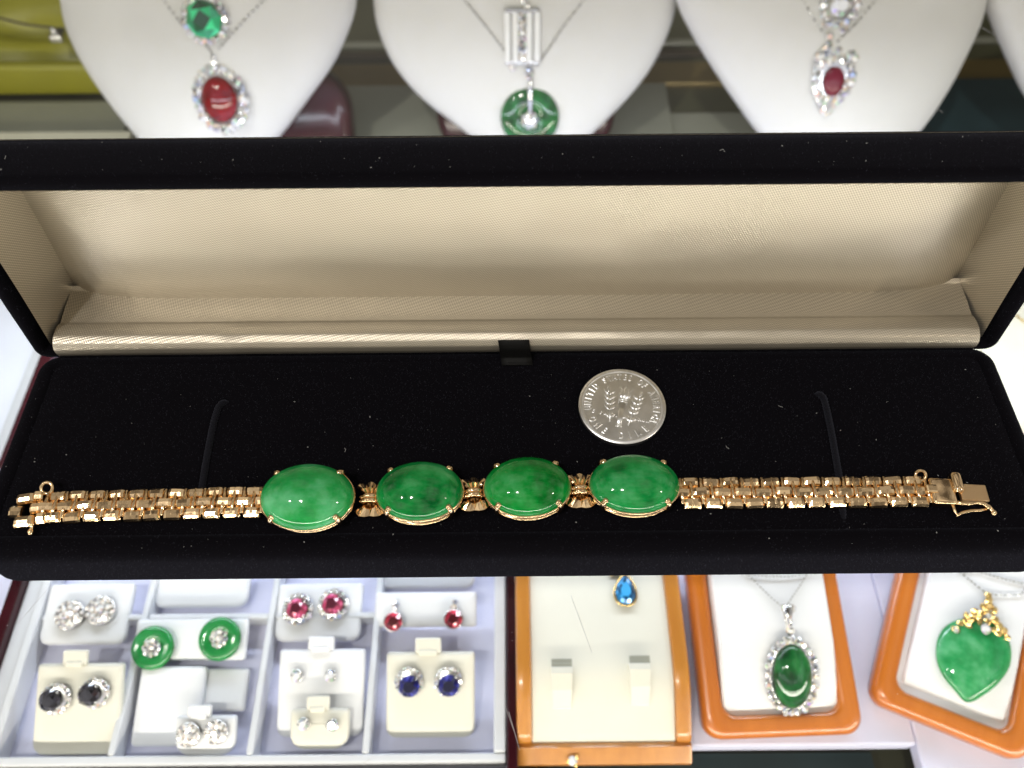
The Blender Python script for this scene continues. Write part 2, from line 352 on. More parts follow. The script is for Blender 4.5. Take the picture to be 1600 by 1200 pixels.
# lid: coordinates (x, l up the lid, d back into it)
TILT = R(5.0); LU = Vector((0, math.sin(TILT), math.cos(TILT))); LB = Vector((0, math.cos(TILT), -math.sin(TILT))); L0 = Vector((0, HY, 0.6))
def LP(x, l, d): return L0 + Vector((x, 0, 0)) + LU * l + LB * d
LH, LD = 46.0, 17.6
vs, fs = loft_rr(BW, LH + 1.0, 3.0, [(2.6, 16.2), (2.6, 1.2), (2.3, 0.3), (1.5, 0), (0.7, 0.1), (0.1, 0.9), (0, 2), (0, LD - 9), (0.7, LD - 6), (2.0, LD - 3.2), (4.0, LD - 1.2), (7.0, LD)], 6, 0, LH / 2 - .5)
lid = link('lid', mesh('lid', jbv([LP(x, l, d) for x, l, d in vs]), fs, 'velvet', True), jb)
IW = BW / 2 - 3.6
def sheet(name, fn, nu, nv, material, parent, du, dv):
    vs, fs, uv = [], [], []
    for j in range(nv + 1):
        for i in range(nu + 1):
            vs.append(tuple(fn(i / nu, j / nv))); uv.append((i / nu * du, j / nv * dv))
    for j in range(nv):
        for i in range(nu): a = j * (nu + 1) + i; fs.append((a, a + 1, a + nu + 2, a + nu + 1))
    return link(name, mesh(name, jbv(vs), fs, material, True, uv), parent)
HWI = 99.4
def n2(x, y, s): return noise.noise(Vector((x * s, y * s, s * 31)))
def ceil_fn(a, b):
    x = (a * 2 - 1) * (HWI - 1.0); l = 4.6 + b * (43.6 - 4.6)
    e = (1 - abs(a * 2 - 1)) * HWI
    puff = 4.6 * max(0, 1 - (abs(l - 16) / (26 if l > 16 else 30)) ** 2) * (1 - math.exp(-max(0, e) / 7.0))
    puff += (0.22 * n2(x, l * 1.2, .022) + .06 * n2(x, l * 2, .07)) * min(1, e / 12) * min(1, (l - 4.6) / 6)
    return LP(x, l, 15.8 - puff)
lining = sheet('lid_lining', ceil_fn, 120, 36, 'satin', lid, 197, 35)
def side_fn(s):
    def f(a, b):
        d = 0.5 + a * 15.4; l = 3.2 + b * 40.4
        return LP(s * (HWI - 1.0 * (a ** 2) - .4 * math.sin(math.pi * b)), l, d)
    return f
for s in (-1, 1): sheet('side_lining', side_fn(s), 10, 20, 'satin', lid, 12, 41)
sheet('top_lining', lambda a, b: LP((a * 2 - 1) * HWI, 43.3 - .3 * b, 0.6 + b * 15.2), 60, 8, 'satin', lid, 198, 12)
prof = [(109.4, -0.1), (108.2, 0.3), (107.4, 1.0), (107.0, 2.2), (107.1, 3.5), (107.9, 4.6), (109.4, 5.3), (111.2, 5.35), (112.8, 5.05), (113.5, 4.6), (114.6, 4.7), (117.0, 5.0), (120.0, 5.1), (122.2, 5.2), (123.0, 5.9)]
arc = [0]
for a, b in zip(prof, prof[1:]): arc.append(arc[-1] + math.hypot(b[0] - a[0], b[1] - a[1]))
def roll_fn(a, b):
    x = (a * 2 - 1) * 98.6; t = b * (len(prof) - 1); i = min(int(t), len(prof) - 2); q = t - i
    y = prof[i][0] * (1 - q) + prof[i + 1][0] * q; z = prof[i][1] * (1 - q) + prof[i + 1][1] * q
    wv = math.sin(min(1, b * 1.5) * math.pi) if b < .66 else 0
    dz = 0.6 * n2(x, 0, .03) * wv + 0.35 * n2(x, b * 20, .09) * wv
    dim = math.exp(-((x + 64) / 4.0) ** 2); dz -= 0.9 * dim * wv; dz += 0.6 * math.exp(-((x + 57) / 4.5) ** 2) * wv
    return Vector((x, y - dz * .4, z + dz * .6))
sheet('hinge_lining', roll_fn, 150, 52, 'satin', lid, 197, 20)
pp = [ceil_fn(a_ / 80, 0.0) + Vector((0, -.25, .3)) for a_ in range(2, 79)]
link('lining_seam', mesh('lining_seam', *(lambda v_f: (jbv(v_f[0]), v_f[1]))(tube(pp, .28, 8)), 'satin', True, None), lid)
# little black pull tab over the roll
def tab_fn(a, b):
    pts = [(107.5, 5.1), (106.9, 4.5), (106.4, 3.6), (106.2, 2.2), (106.0, .9), (105.2, .3), (104.4, .12)]
    t = b * (len(pts) - 1); i = min(int(t), len(pts) - 2); q = t - i
    return Vector((-3.9 + a * 6.6 + b * .8, pts[i][0] * (1 - q) + pts[i + 1][0] * q, pts[i][1] * (1 - q) + pts[i + 1][1] * q))
tb = sheet('pull_tab', tab_fn, 4, 18, 'ribbon', jb, 7, 9)
tb.modifiers.new('thick', 'SOLIDIFY').thickness = 0.0003

# ================================================================== bracelet
br = thing('bracelet', 'gold panther link bracelet set with four oval green jade cabochons', 'bracelet', loc=(0, 72, 0))
BO = Vector((0, 72, 0))
def rel(p): return Vector(p) - BO
# one faceted link
def link_mesh():
    rings = []
    prof_y = [(-1.05, 0.0), (-1.13, .85), (-.90, 1.42), (-.26, 1.74), (.46, 1.75), (.92, 1.35), (1.13, .85), (1.05, 0.0)]
    rings = []
    for x, sy, sz in ((-1.70, .82, .62), (-1.45, 1.0, .88), (-.95, 1.0, 1.0), (.95, 1.0, 1.0), (1.45, 1.0, .88), (1.70, .82, .62)):
        rings.append([(x, y * sy, z * sz) for y, z in prof_y])
    me = mesh('link', *loft(rings), 'gold'); return me
LM = link_mesh()
def links(a, b, n, rows=(1, 0, -1), skip=()):
    a, b = rel(a), rel(b); d = (b - a); L = d.length; ang = math.atan2(d.y, d.x); pitch = L / n
    for r in rows:
        for k in range(n + (1 if r == 0 else 0)):
            t = (k + (0.0 if r == 0 else 0.5)) / n
            if (r, k) in skip: continue
            c = a + d * t; nrm = Vector((-math.sin(ang), math.cos(ang), 0))
            c = c + nrm * (r * 2.18 + random.uniform(-.06, .06)); sag = .25 * math.sin(k * 1.3 + r) * .5
            o = link('link', LM, br, TM(c.x, c.y, 0.32 + sag * .3 + (0.12 if r == 0 else 0), ang + random.uniform(-.035, .035), random.uniform(-.12, .12), random.uniform(-.12, .10) - .03))
            o.scale = (o.scale[0] * pitch / 3.82, 1, 1)
    for k in range(2 * n + 1):
        c = a + d * (k / (2 * n)); nrm = Vector((-math.sin(ang), math.cos(ang), 0))
        mb = MB().add(*tube([c - nrm * 2.7 + Vector((0, 0, .55)), c + nrm * 2.7 + Vector((0, 0, .55))], .36, 6)); mb.obj('link_pin', 'gold', br, True)
links(P(72, 792, 1.2), P(412, 783, 1.2), 11)
links(P(1064, 770, 1.2), P(1447, 767, 1.2), 12)
# stones in four-prong oval galleries
STONES = [((479, 769), 8.8, 6.5, 4.6, 4.0, 'jade_one', 0.00, R(7)), ((655, 765), 8.3, 6.2, 4.4, 3.1, 'jade_two', R(1.5), R(-2)),
          ((824, 757), 8.3, 6.2, 4.4, 3.1, 'jade_three', R(2), 0.0), ((992, 753), 8.6, 6.15, 4.3, 3.1, 'jade_four', R(-1), 0.0)]
SC = []
for (u, v), a, b, h, z0, jm, rz, rx in STONES:
    c = rel(P(u, v, z0 + 1.0)); SC.append(c)
    st = bpy.data.objects.new('stone_setting', None); C.objects.link(st); st.parent = br; st.matrix_local = TM(c.x, c.y, 0, rz, rx)
    MB().add(*dome(a, b, h)).obj('cabochon', jm, st, True, TM(0, 0, z0))
    MB().add(*tube(ellipse(a * .975, b * .965, z0 - .25), .42, 8, True)).obj('upper_rail', 'gold', st, True)
    MB().add(*tube(ellipse(a * .93, b * .92, z0 - 2.0), .45, 8, True)).obj('lower_rail', 'gold', st, True)
    for k, th in enumerate((45, 135, 225, 315)):
        ct, s_ = math.cos(R(th)), math.sin(R(th)); q = lambda r, z: (a * r * ct, b * r * s_, z)
        mb = MB().add(*tube([q(.95, z0 - 2.5), q(1.0, z0 - 1.4), q(1.035, z0), q(1.0, z0 + .8), q(.93, z0 + 1.35)], [.5, .5, .52, .56, .5], 8)).add(*sphere(q(.94, z0 + 1.35), .60, 8, 6, .75))
        mb.obj('prong', 'gold', st, True)
# bow connectors between the stones
def fan(mb, sgn, r0, r1, spread, lobes, z0, z1):
    n = lobes * 4; ring_in, ring_mid, ring_out = [], [], []
    for i in range(n + 1):
        t = i / n; ang = math.pi / 2 + (t - .5) * spread; lob = abs(math.sin(t * math.pi * lobes))
        ca, sa = math.cos(ang), math.sin(ang) * sgn
        ring_in.append((r0 * ca, r0 * sa, z0 + .25 * lob)); ring_mid.append(((r0 + r1) / 2 * ca, (r0 + r1) / 2 * sa, z1 + .5 * lob)); rr = r1 * (.9 + .12 * lob)
        ring_out.append((rr * ca, rr * sa, z0 + .25 * lob))
    low = [(x, y, 0.3) for x, y, z in ring_out]
    mb.add(*loft([ring_in, ring_mid, ring_out, low], False, False, False)); 
    lowin = [(x, y, 0.3) for x, y, z in ring_in]; mb.add(*loft([ring_in, lowin], False, False, False))
for i in range(3):
    c = (SC[i] + SC[i + 1]) / 2; c.y -= 0.2
    if i == 0: c.x += .9
    cn = bpy.data.objects.new('bow_connector', None); C.objects.link(cn); cn.parent = br; cn.matrix_local = TM(c.x, c.y, 0.3, R(random.uniform(-4, 4)), R(random.uniform(0, 6)))
    cn.scale = (1.38, 1.06, 1.1)
    m1 = MB(); fan(m1, 1, .6, 3.35, R(78), 3, 1.0, 1.7); m1.obj('upper_bow', 'gold', cn)
    m2 = MB(); fan(m2, -1, .6, 3.3, R(92), 2, 0.8, 1.25); m2.obj('lower_bow', 'gold', cn)
    m3 = MB()
    for yy in (-.5, .3): m3.add(*tube([(-1.25, yy - .1, .5), (-1.0, yy, 1.7), (-.4, yy, 2.25), (.4, yy, 2.25), (1.0, yy, 1.7), (1.25, yy - .1, .5)], .45, 7))
    m3.obj('waist_band', 'gold', cn, True)
# left end: clasp housing, ring and pin
e = rel(P(46, 795, 1)); lc = bpy.data.objects.new('clasp_housing', None); C.objects.link(lc); lc.parent = br; lc.matrix_local = TM(e.x, e.y, .2, R(3))
for nm, (u_, v_), sx_ in (('housing_side', (43, 779), 1.05), ('housing_side', (37, 815), 1.1), ('housing_end', (25, 798), .72), ('housing_bridge', (57, 795), .70), ('housing_side', (62, 776), .6), ('housing_side', (62, 811), .55)):
    q = rel(P(u_, v_, 1.4)); o_ = link(nm, LM, lc, TM(q.x - e.x, q.y - e.y, .15, R(random.uniform(-5, 5)), R(random.uniform(-8, 8)), R(random.uniform(-5, 5)))); o_.scale = (sx_, 1.05, 1.1)
MB().add(*tube([(1.6, -2.6, 1.2), (1.55, -3.6, 1.0), (1.5, -4.6, .8)], [.38, .33, .36], 8)).add(*sphere((1.5, -4.9, .75), .62)).obj('safety_pin', 'gold', lc, True)
def eyelet(c, r, wire, parent, tilt):
    mb = MB().add(*tube([(c[0] + r * math.cos(t * math.pi / 10), c[1] + r * math.sin(t * math.pi / 10) * math.cos(tilt), c[2] + r * math.sin(t * math.pi / 10) * math.sin(tilt)) for t in range(20)], wire, 8, True))
    return mb.obj('eyelet', 'gold', parent, True)
q = rel(P(75, 764, 2.0)); eyelet((q.x - e.x, q.y - e.y, 1.9), 1.08, .34, lc, R(30))
# right end: clasp tongue, thumb piece, wire safety catch
e = rel(P(1468, 770, 1)); rc = bpy.data.objects.new('clasp_tongue', None); C.objects.link(rc); rc.parent = br; rc.matrix_local = TM(e.x, e.y, .25, R(-4))
MB().add(*box_vf(-2.2, 2.4, -2.9, 2.6, 0, 2.3, .6, 3)).obj('end_block', 'gold', rc, True)
MB().add(*box_vf(-3.2, -.8, -.9, .9, 1.1, 2.6, .4, 2), ).obj('block_bridge', 'gold', rc)
MB().add(*box_vf(1.9, 4.1, -.6, 3.9, .3, 3.1, .95, 4)).obj('thumb_piece', 'gold', rc, True)
MB().add(*box_vf(3.4, 8.5, -1.9, 1.6, 1.0, 2.0, .15, 1)).obj('tongue_plate', 'gold_brushed', rc)
mb = MB().add(*tube([(1.6, -2.1, 1.4), (2.8, -2.6, 1.9), (4.2, -2.75, 2.1), (5.6, -2.4, 2.1), (7.0, -2.35, 1.9), (8.2, -2.9, 1.5), (8.9, -3.7, 1.2)], [.36, .36, .36, .36, .38, .46, .5], 8)).add(*sphere((9.0, -3.9, 1.1), .62))
mb.add(*tube([(8.2, -3.1, 1.1), (6.6, -3.4, .9), (5.0, -3.5, .8), (3.5, -3.9, .7), (2.3, -4.5, .6), (1.9, -3.8, .9), (1.7, -2.4, 1.2)], .32, 8)).obj('safety_catch', 'gold', rc, True)
q = rel(P(1437, 745, 2.2)); eyelet((q.x - e.x, q.y - e.y, 2.0), 1.0, .30, rc, R(35))

# ================================================================== the dime
cc = P(972, 634.5, 1.0)
coin = thing('dime_coin', 'shiny silver dime lying on the black velvet above the jade stones', 'coin', TM(cc.x, cc.y, 0.12, R(-13), R(2.5)))
MB().add(*lathe([(8.7, 0), (8.955, .2), (8.955, 1.15), (8.7, 1.35), (8.25, 1.35), (8.05, 1.12), (0.01, 1.12)], 96)).obj('disc', 'silver', coin)
smooth_by_angle(coin.children[0], 40)
def text_vf(s, size, extr=.06):
    cu = bpy.data.curves.new('t', 'FONT'); cu.body = s; cu.size = size; cu.align_x = 'CENTER'; cu.align_y = 'CENTER'; cu.extrude = extr; cu.bevel_depth = .08; cu.bevel_resolution = 1; cu.offset = .02; cu.resolution_u = 3
    o = bpy.data.objects.new('t', cu); C.objects.link(o); dg = bpy.context.evaluated_depsgraph_get(); me = bpy.data.meshes.new_from_object(o.evaluated_get(dg))
    vs = [v.co.copy() for v in me.vertices]; fs = [tuple(p.vertices) for p in me.polygons]
    bpy.data.objects.remove(o); bpy.data.curves.remove(cu); bpy.data.meshes.remove(me); return vs, fs
def arc_text(s, r, a0, a1, size, flip=False):
    mb = MB(); n = len(s)
    for i, ch in enumerate(s):
        if ch == ' ': continue
        a = R(a0 + (a1 - a0) * i / (n - 1))
        vs, fs = text_vf(ch, size); mb.add(vs, fs, T(r * math.cos(a), r * math.sin(a), 1.18, a - math.pi / 2 + (math.pi if flip else 0)) @ Matrix.Diagonal((.66, 1, 1, 1)))
    return mb
arc_text('UNITED STATES OF AMERICA', 7.0, 196, -18, 1.95).obj('upper_lettering', 'silver', coin)
arc_text('ONE DIME', 7.0, 219, 321, 2.0, True).obj('lower_lettering', 'silver', coin)
mb = MB()
for ch, x in zip('E PLURIBUS UNUM', [-5.6 + .8 * i for i in range(15)]):
    if ch != ' ': mb.add(*text_vf(ch, 1.0), T(x, -2.5, 1.14) @ Matrix.Diagonal((.8, 1, 1, 1)))
mb.obj('motto_lettering', 'silver', coin)
mb = MB().add(*tube([(0, -4.9, 1.1), (0, -3.0, 1.12), (0, 0.6, 1.12)], [.50, .60, .85], 12, flat=.4))
for yy, rr in ((-4.9, .7), (-4.5, .62), (.6, .95), (1.0, 1.0), (1.5, .95)): mb.add(*tube([(-rr, yy, 1.12), (rr, yy, 1.12)], .2, 8))
mb.obj('torch', 'silver', coin, True)
mb = MB()
for pts in ([(0, 1.7), (-.7, 2.6), (-.3, 3.6), (-1.1, 4.6)], [(0, 1.7), (.3, 2.8), (0, 3.8), (.3, 5.0)], [(.3, 1.7), (1.0, 2.6), (.9, 3.6), (1.7, 4.4)]): mb.add(*tube([(x, y, 1.15) for x, y in pts], [.5, .5, .38, .08], 8, flat=.5))
mb.obj('flame', 'silver', coin, True)
def leaf_blob(mb, x, y, ang, L, W):
    mb.add(*sphere((0, 0, 0), 1.0, 10, 6), T(x + L * .5 * math.cos(ang), y + L * .5 * math.sin(ang), 1.13, ang) @ Matrix.Diagonal((L / 2, W / 2, .22, 1)))
for sgn, nm in ((-1, 'olive_branch'), (1, 'oak_branch')):
    mb = MB().add(*tube([(sgn * 1.9, -4.3, 1.15), (sgn * 2.2, -2.0, 1.15), (sgn * 2.8, .5, 1.15), (sgn * 3.2, 2.6, 1.15)], .16, 6))
    for yy in (-3.4, -1.6, -.4, .8, 2.0):
        xx = sgn * (2.0 + (yy + 4.3) * .17)
        for da in (.75, -.75): leaf_blob(mb, xx, yy, math.pi / 2 + sgn * -da * (1 if sgn > 0 else 1), 1.75 if sgn < 0 else 1.6, .55 if sgn < 0 else .85)
    leaf_blob(mb, sgn * 3.2, 2.5, math.pi / 2 - sgn * .2, 1.9, .6)
    mb.obj(nm, 'silver', coin, True)
# short nap of the velvet pile
mat('nap', (0.055, 0.055, 0.075), 0.9, Specular_IOR_Level=0.1)
def nap(o, count, keep=lambda c, n_: True):
    me = o.data; ps = [p for p in me.polygons if keep(p.center / MM, p.normal)]; ar = [p.area for p in ps]; mb_ = MB()
    for p in random.choices(ps, ar, k=count):
        q = [me.vertices[i].co / MM for i in p.vertices]
        if len(q) > 4: q = [p.center / MM, *random.choice(list(zip(q, q[1:] + q[:1])))]
        else: q = q[:3] if random.random() < .5 else [q[0], q[2], q[-1]]
        a, b = random.random(), random.random()
        if a + b > 1: a, b = 1 - a, 1 - b
        c = q[0] + (q[1] - q[0]) * a + (q[2] - q[0]) * b
        d = (p.normal + Vector((random.uniform(-.7, .7), random.uniform(-.7, .7), random.uniform(-.7, .7)))).normalized() * random.uniform(.15, .48)
        sd = d.cross(Vector((random.uniform(-1, 1), random.uniform(-1, 1), random.uniform(-1, 1)))).normalized() * .028
        k_ = len(mb_.v); mb_.v += [tuple(c - sd), tuple(c + sd), tuple(c + d)]; mb_.f.append((k_, k_ + 1, k_ + 2))
    h = bpy.data.meshes.new('velvet_nap'); h.from_pydata([tuple(Vector(v) * MM) for v in mb_.v], [], mb_.f); h.materials.append(M['nap']); h.update()
    link('velvet_nap', h, o)['kind'] = 'stuff'
nap(base, 26000, lambda c, n_: n_.z > -.5); nap(lid, 26000, lambda c, n_: n_.y < .8)
fp_ = [o_ for o_ in jb.children if o_.name.startswith('floor_pad')][0]; nap(fp_, 26000)
# lint on the velvet
mb = MB()
for k in range(170):
    if k < 125: x, y, z = random.uniform(-102, 104), random.uniform(62.5, 103), 0.0
    else: l = LP(random.uniform(-100, 100), LH + .2, random.uniform(2, 11)); x, y, z = l.x, l.y, l.z
    L = random.choice([.05, .07, .09, .12, .2]); a = random.uniform(0, 6.28); dx, dy = L * math.cos(a), L * math.sin(a)
    if k % 23 == 0: L = .9; mb.add(*tube([(x, y, z + .1), (x + math.cos(a) * L * .5, y + math.sin(a) * L * .5, z + .35), (x + math.cos(a + .6) * L, y + math.sin(a + .6) * L, z + .15)], .035, 4)); continue
    mb.add([(x - dx, y - dy, z), (x + dy * .4, y - dx * .4, z + .02), (x + dx, y + dy, z), (x - dy * .4, y + dx * .4, z + .02), (x, y, z + .12)], [(0, 1, 4), (1, 2, 4), (2, 3, 4), (3, 0, 4)])
tag(mb.obj('lint', 'lint'), 'tiny pale lint specks scattered over the black velvet', kind='stuff')

# ================================================================== showcase under the glass
def X(u, v, z): return P(u, v, z).x
def Y(u, v, z): return P(u, v, z).y
YS = Y(1200, 1166, FZ)                                    # front edge of the middle shelf
XA, XB = X(800, 1150, FZ), X(1432, 1160, FZ)
mb = MB()
mb.add(*box_vf(-420, XA, -250, 285, FZ - 6, FZ, .8)); mb.add(*box_vf(XA + .05, XB - .05, YS, 285, FZ - 6, FZ, .8)); mb.add(*box_vf(XB, 420, -250, 285, FZ - 6, FZ, .8))
mb.add(*box_vf(XA + .05, XB - .05, -250, 8, FZ - 6, FZ, .8))  # unseen front piece, added as a bright surface for the lid satin to reflect
tag(mb.obj('shelf', 'tray_liner'), 'white showcase shelf under the glass', kind='structure')
tag(MB().add(*box_vf(-520, 520, -260, 640, FZ - 42, FZ - 40)).obj('case_floor', 'case_floor'), 'dark floor of the showcase', kind='structure')
tag(MB().add(*box_vf(XA + 1, XB - 1, -250, YS + 4, FZ - 34, FZ - 32)).obj('floor_mat', 'teal_mat'), 'dark teal mat below the middle shelf edge', 'mat')
tag(MB().add(*box_vf(-520, 520, 286, 636, FZ - 8, FZ - 4)).obj('back_shelf', 'case_floor'), 'olive rear shelf behind the necklace busts', kind='structure')
tag(MB().add(*box_vf(-520, 520, 637, 641, FZ - 8, -15)).obj('case_back', 'brown_trim'), 'dark back panel of the showcase', kind='structure')
BZ = FZ - 4
def strip(v0, v1, u0, u1, z0, z1, material, name, label, cat, bev=.6):
    ya, yb = Y(800, v1, z1), Y(800, v0, z1); o = MB().add(*box_vf(X(u0, (v0 + v1) / 2, z1), X(u1, (v0 + v1) / 2, z1), ya, yb, z0, z1, bev)).obj(name, material); return tag(o, label, cat)
strip(98, 132, 470, 1700, BZ, BZ + 3, 'gold_trim', 'trim_rail', 'wide brass coloured rail crossing behind the three busts', 'rail')
strip(62, 70, 470, 1700, BZ, BZ + 2, 'grey_board', 'trim_rail', 'thin pale rail far behind the busts', 'rail')
strip(78, 88, 470, 1150, BZ, BZ + 2, 'brown_trim', 'trim_rail', 'thin dark rail behind the middle bust', 'rail')
strip(131, 230, 300, 1049, BZ, BZ + 6, 'grey_board', 'riser_board', 'flat grey riser board under the middle bust', 'board')
strip(178, 240, 1052, 1215, BZ, BZ + 4, 'grey_board', 'riser_board', 'small grey board peeping out left of the ruby bust', 'board')
strip(128, 240, 1220, 1720, BZ, BZ + 4, 'teal_mat', 'display_mat', 'dark teal mat at the right behind the lid', 'mat')
strip(152, 198, -260, 205, BZ, BZ + 4, 'grey_board', 'riser_board', 'grey board below the olive satin box', 'board')
strip(199, 260, -260, 196, BZ, BZ + 6, 'cream_board', 'riser_board', 'cream board edge showing at the far left above the lid', 'board')

# olive satin box at the far left
ob = thing('satin_box', 'olive yellow satin jewellery box at the far left behind the bust', 'jewellery box', loc=P(30, 150, BZ + 4))
o0 = P(30, 150, BZ + 4)
x0, x1 = X(-250, 120, BZ + 10) - o0.x, X(175, 120, BZ + 10) - o0.x
MB().add(*box_vf(x0, x1, 0, 6, 0, 16, 2, 3)).obj('front_wall', 'olive_satin', ob, True)
vs, fs = [], []
for j in range(21):
    for i in range(41):
        a, b = i / 40, j / 20; x = x0 + 1 + (x1 - x0 - 2) * a; y = 5 + b * 70; z = 8 + 34 * b + 3.0 * n2(x, y, .045) + 4 * math.exp(-((b - .18) / .08) ** 2) - 5 * math.exp(-((b - .34) / .07) ** 2) * (1 + .6 * math.sin(x * .08))
        vs.append((x, y, z))
for j in range(20):
    for i in range(40): k = j * 41 + i; fs.append((k, k + 1, k + 42, k + 41))
MB().add(vs, fs).obj('cushion', 'olive_satin', ob, True)
# ------------------------------------------------------------------ chains and pendants
def chain_vf(pts, r=.55, step=None, flat=.6):
    mb = MB(); pts = [Vector(p) for p in pts]; step = step or r * 1.9; k = 0
    for a, b in zip(pts, pts[1:]):
        d = b - a; n = max(1, int(d.length / step)); q = d.to_track_quat('X', 'Z').to_matrix().to_4x4()
        for i in range(n):
            c = a + d * ((i + .5) / n); k += 1
            mb.add([(-r, 0, 0), (0, -r * flat, 0), (r, 0, 0), (0, r * flat, 0), (0, 0, r * flat), (0, 0, -r * flat)], [(0, 1, 4), (1, 2, 4), (2, 3, 4), (3, 0, 4), (1, 0, 5), (2, 1, 5), (3, 2, 5), (0, 3, 5)], Matrix.Translation(c) @ q @ Matrix.Rotation(k * .8, 4, 'X'))
    return mb
def pave_ring(mb, pts, r, jitter=.5):
    for p in pts: mb.add(*gem(r * random.uniform(.85, 1.1), n=6), T(p[0], p[1], p[2], random.uniform(0, 3), random.uniform(-jitter, jitter), random.uniform(-jitter, jitter)))
def on_ellipse(a, b, n, z=0, a0=0.0, a1=2 * math.pi): return [(a * math.cos(a0 + (a1 - a0) * k / n), b * math.sin(a0 + (a1 - a0) * k / n), z) for k in range(n)]
def puffy(outline, h, levels=7, back=-.6):
    cx = sum(p[0] for p in outline) / len(outline); cy = sum(p[1] for p in outline) / len(outline)
    rings = [[(cx + (x - cx) * .96, cy + (y - cy) * .96, back) for x, y in outline]]
    for i in range(levels + 1):
        t = math.pi / 2 * i / levels; r = max(.01, math.cos(t)); rings.append([(cx + (x - cx) * r, cy + (y - cy) * r, h * math.sin(t)) for x, y in outline])
    return loft(rings)
def smooth_closed(pts, sub=6):
    n = len(pts); out = []
    for i in range(n):
        p0, p1, p2, p3 = (Vector(pts[(i + k) % n]) for k in (-1, 0, 1, 2))
        for s in range(sub):
            t = s / sub; out.append(tuple(.5 * ((2 * p1) + (p2 - p0) * t + (2 * p0 - 5 * p1 + 4 * p2 - p3) * t * t + (3 * p1 - p0 - 3 * p2 + p3) * t ** 3)))
    return out
def smooth_open(pts, sub=6):
    out = []
    for i in range(len(pts) - 1):
        p0, p1, p2, p3 = (Vector(pts[max(0, min(len(pts) - 1, i + k))]) for k in (-1, 0, 1, 2))
        for s in range(sub):
            t = s / sub; out.append(.5 * ((2 * p1) + (p2 - p0) * t + (2 * p0 - 5 * p1 + 4 * p2 - p3) * t * t + (3 * p1 - p0 - 3 * p2 + p3) * t ** 3))
    out.append(Vector(pts[-1])); return out

# ------------------------------------------------------------------ necklace busts
class Bust:
    def __init__(s, label, tip, left, right, lean=60, bulge=13.0, basex=0.0, basew=42.0, base=True):
        tu, tv = tip; o = P(tu, tv, BZ + 7.0)
        s.pl = Plane(o, (1, 0, 0), (0, math.cos(R(lean)), math.sin(R(lean)))); s.bulge = bulge
        L = [s.pl.px(u, v) for u, v in left]; Rr = [s.pl.px(u, v) for u, v in right]
        # continue above the frame: shoulders closing to a neck
        wl, wr, top = L[0].x, Rr[0].x, max(L[0].y, Rr[0].y); c = (wl + wr) / 2; hw = (wr - wl) / 2; lim = 97.0 / math.sin(R(lean)) - 9
        up = [(hw * .985, .35), (hw * .90, .68), (hw * .70, .93), (hw * .4, 1.0)]
        TR = [(c + w_, top + (lim - top) * t) for w_, t in up]; TL = [(c - w_, top + (lim - top) * t) for w_, t in reversed(up)]
        pts = [(0.0, 0.0)] + [(q.x, q.y) for q in reversed(Rr)] + TR + TL + [(q.x, q.y) for q in L]
        s.out = smooth_closed(pts, 6); s.c = (sum(p[0] for p in s.out) / len(s.out), sum(p[1] for p in s.out) / len(s.out))
        rings = []
        for r, h in ((.90, -9), (.965, -8), (.99, -5), (1.0, -2), (.995, 1.2), (.975, 3.6), (.94, 5.4)): rings.append([(s.c[0] + (x - s.c[0]) * r, s.c[1] + (y - s.c[1]) * r, h) for x, y in s.out])
        for k in range(1, 12):
            r = .94 * (1 - k / 11.6); rings.append([(s.c[0] + (x - s.c[0]) * r, s.c[1] + (y - s.c[1]) * r, s.hh(r)) for x, y in s.out])
        s.root = thing('necklace_bust', label, 'necklace bust', s.pl.mat(0, 0, 0), 'white necklace busts')
        MB().add(*loft(rings)).obj('bust_form', 'bust_leather', s.root, True)
        if base: 
            MB().add(*loft_rr(2 * basew, 50, 20, [(3, -24), (0, -21), (0, -13), (1, -11), (4, -9.2)], 10, basex, 26)).obj('wooden_stand', 'burgundy_wood', s.root, True)
    def hh(s, r): return 5.4 + s.bulge * (1 - (r / .94) ** 2) ** .8 * .75 if r < .94 else 5.4
    def rr(s, a, b):
        ang = math.atan2(b - s.c[1], a - s.c[0]); best = min(s.out, key=lambda p: abs((math.atan2(p[1] - s.c[1], p[0] - s.c[0]) - ang + math.pi) % (2 * math.pi) - math.pi))
        return math.hypot(a - s.c[0], b - s.c[1]) / math.hypot(best[0] - s.c[0], best[1] - s.c[1])
    def px(s, u, v, off=0):
        h = 10.0
        for _ in range(6): q = s.pl.px(u, v, h + off); h = s.hh(min(1, s.rr(q.x, q.y)))
        return s.pl.px(u, v, h + off)
    def mpx(s, u, v): return (s.px(u + .5, v) - s.px(u - .5, v)).length
b1 = Bust('white necklace bust carrying the emerald and the dark ruby cabochon', (322, 300), [(95, 0), (103, 40), (125, 90), (160, 145), (203, 200), (250, 250)], [(556, 0), (545, 45), (520, 100), (485, 150), (440, 210), (395, 258)], basex=22, basew=42)
b2 = Bust('white necklace bust carrying the round jade disc', (833, 262), [(583, 0), (590, 45), (614, 100), (655, 150), (705, 190), (750, 222)], [(1058, 0), (1045, 50), (1015, 110), (975, 160), (930, 205), (900, 232)], basex=-3, basew=40)
b3 = Bust('white necklace bust carrying the small ruby cluster pendant', (1308, 300), [(1058, 0), (1080, 50), (1110, 100), (1150, 160), (1188, 212), (1240, 268)], [(1541, 0), (1530, 40), (1505, 95), (1475, 150), (1436, 206), (1385, 258)], base=False)
b4 = Bust('white necklace bust cut off by the right edge', (1790, 290), [(1543, 0), (1556, 40), (1580, 95), (1610, 155), (1655, 210), (1710, 255)], [(2040, 0), (2030, 40), (2005, 95), (1975, 150), (1930, 206), (1870, 255)], base=False)
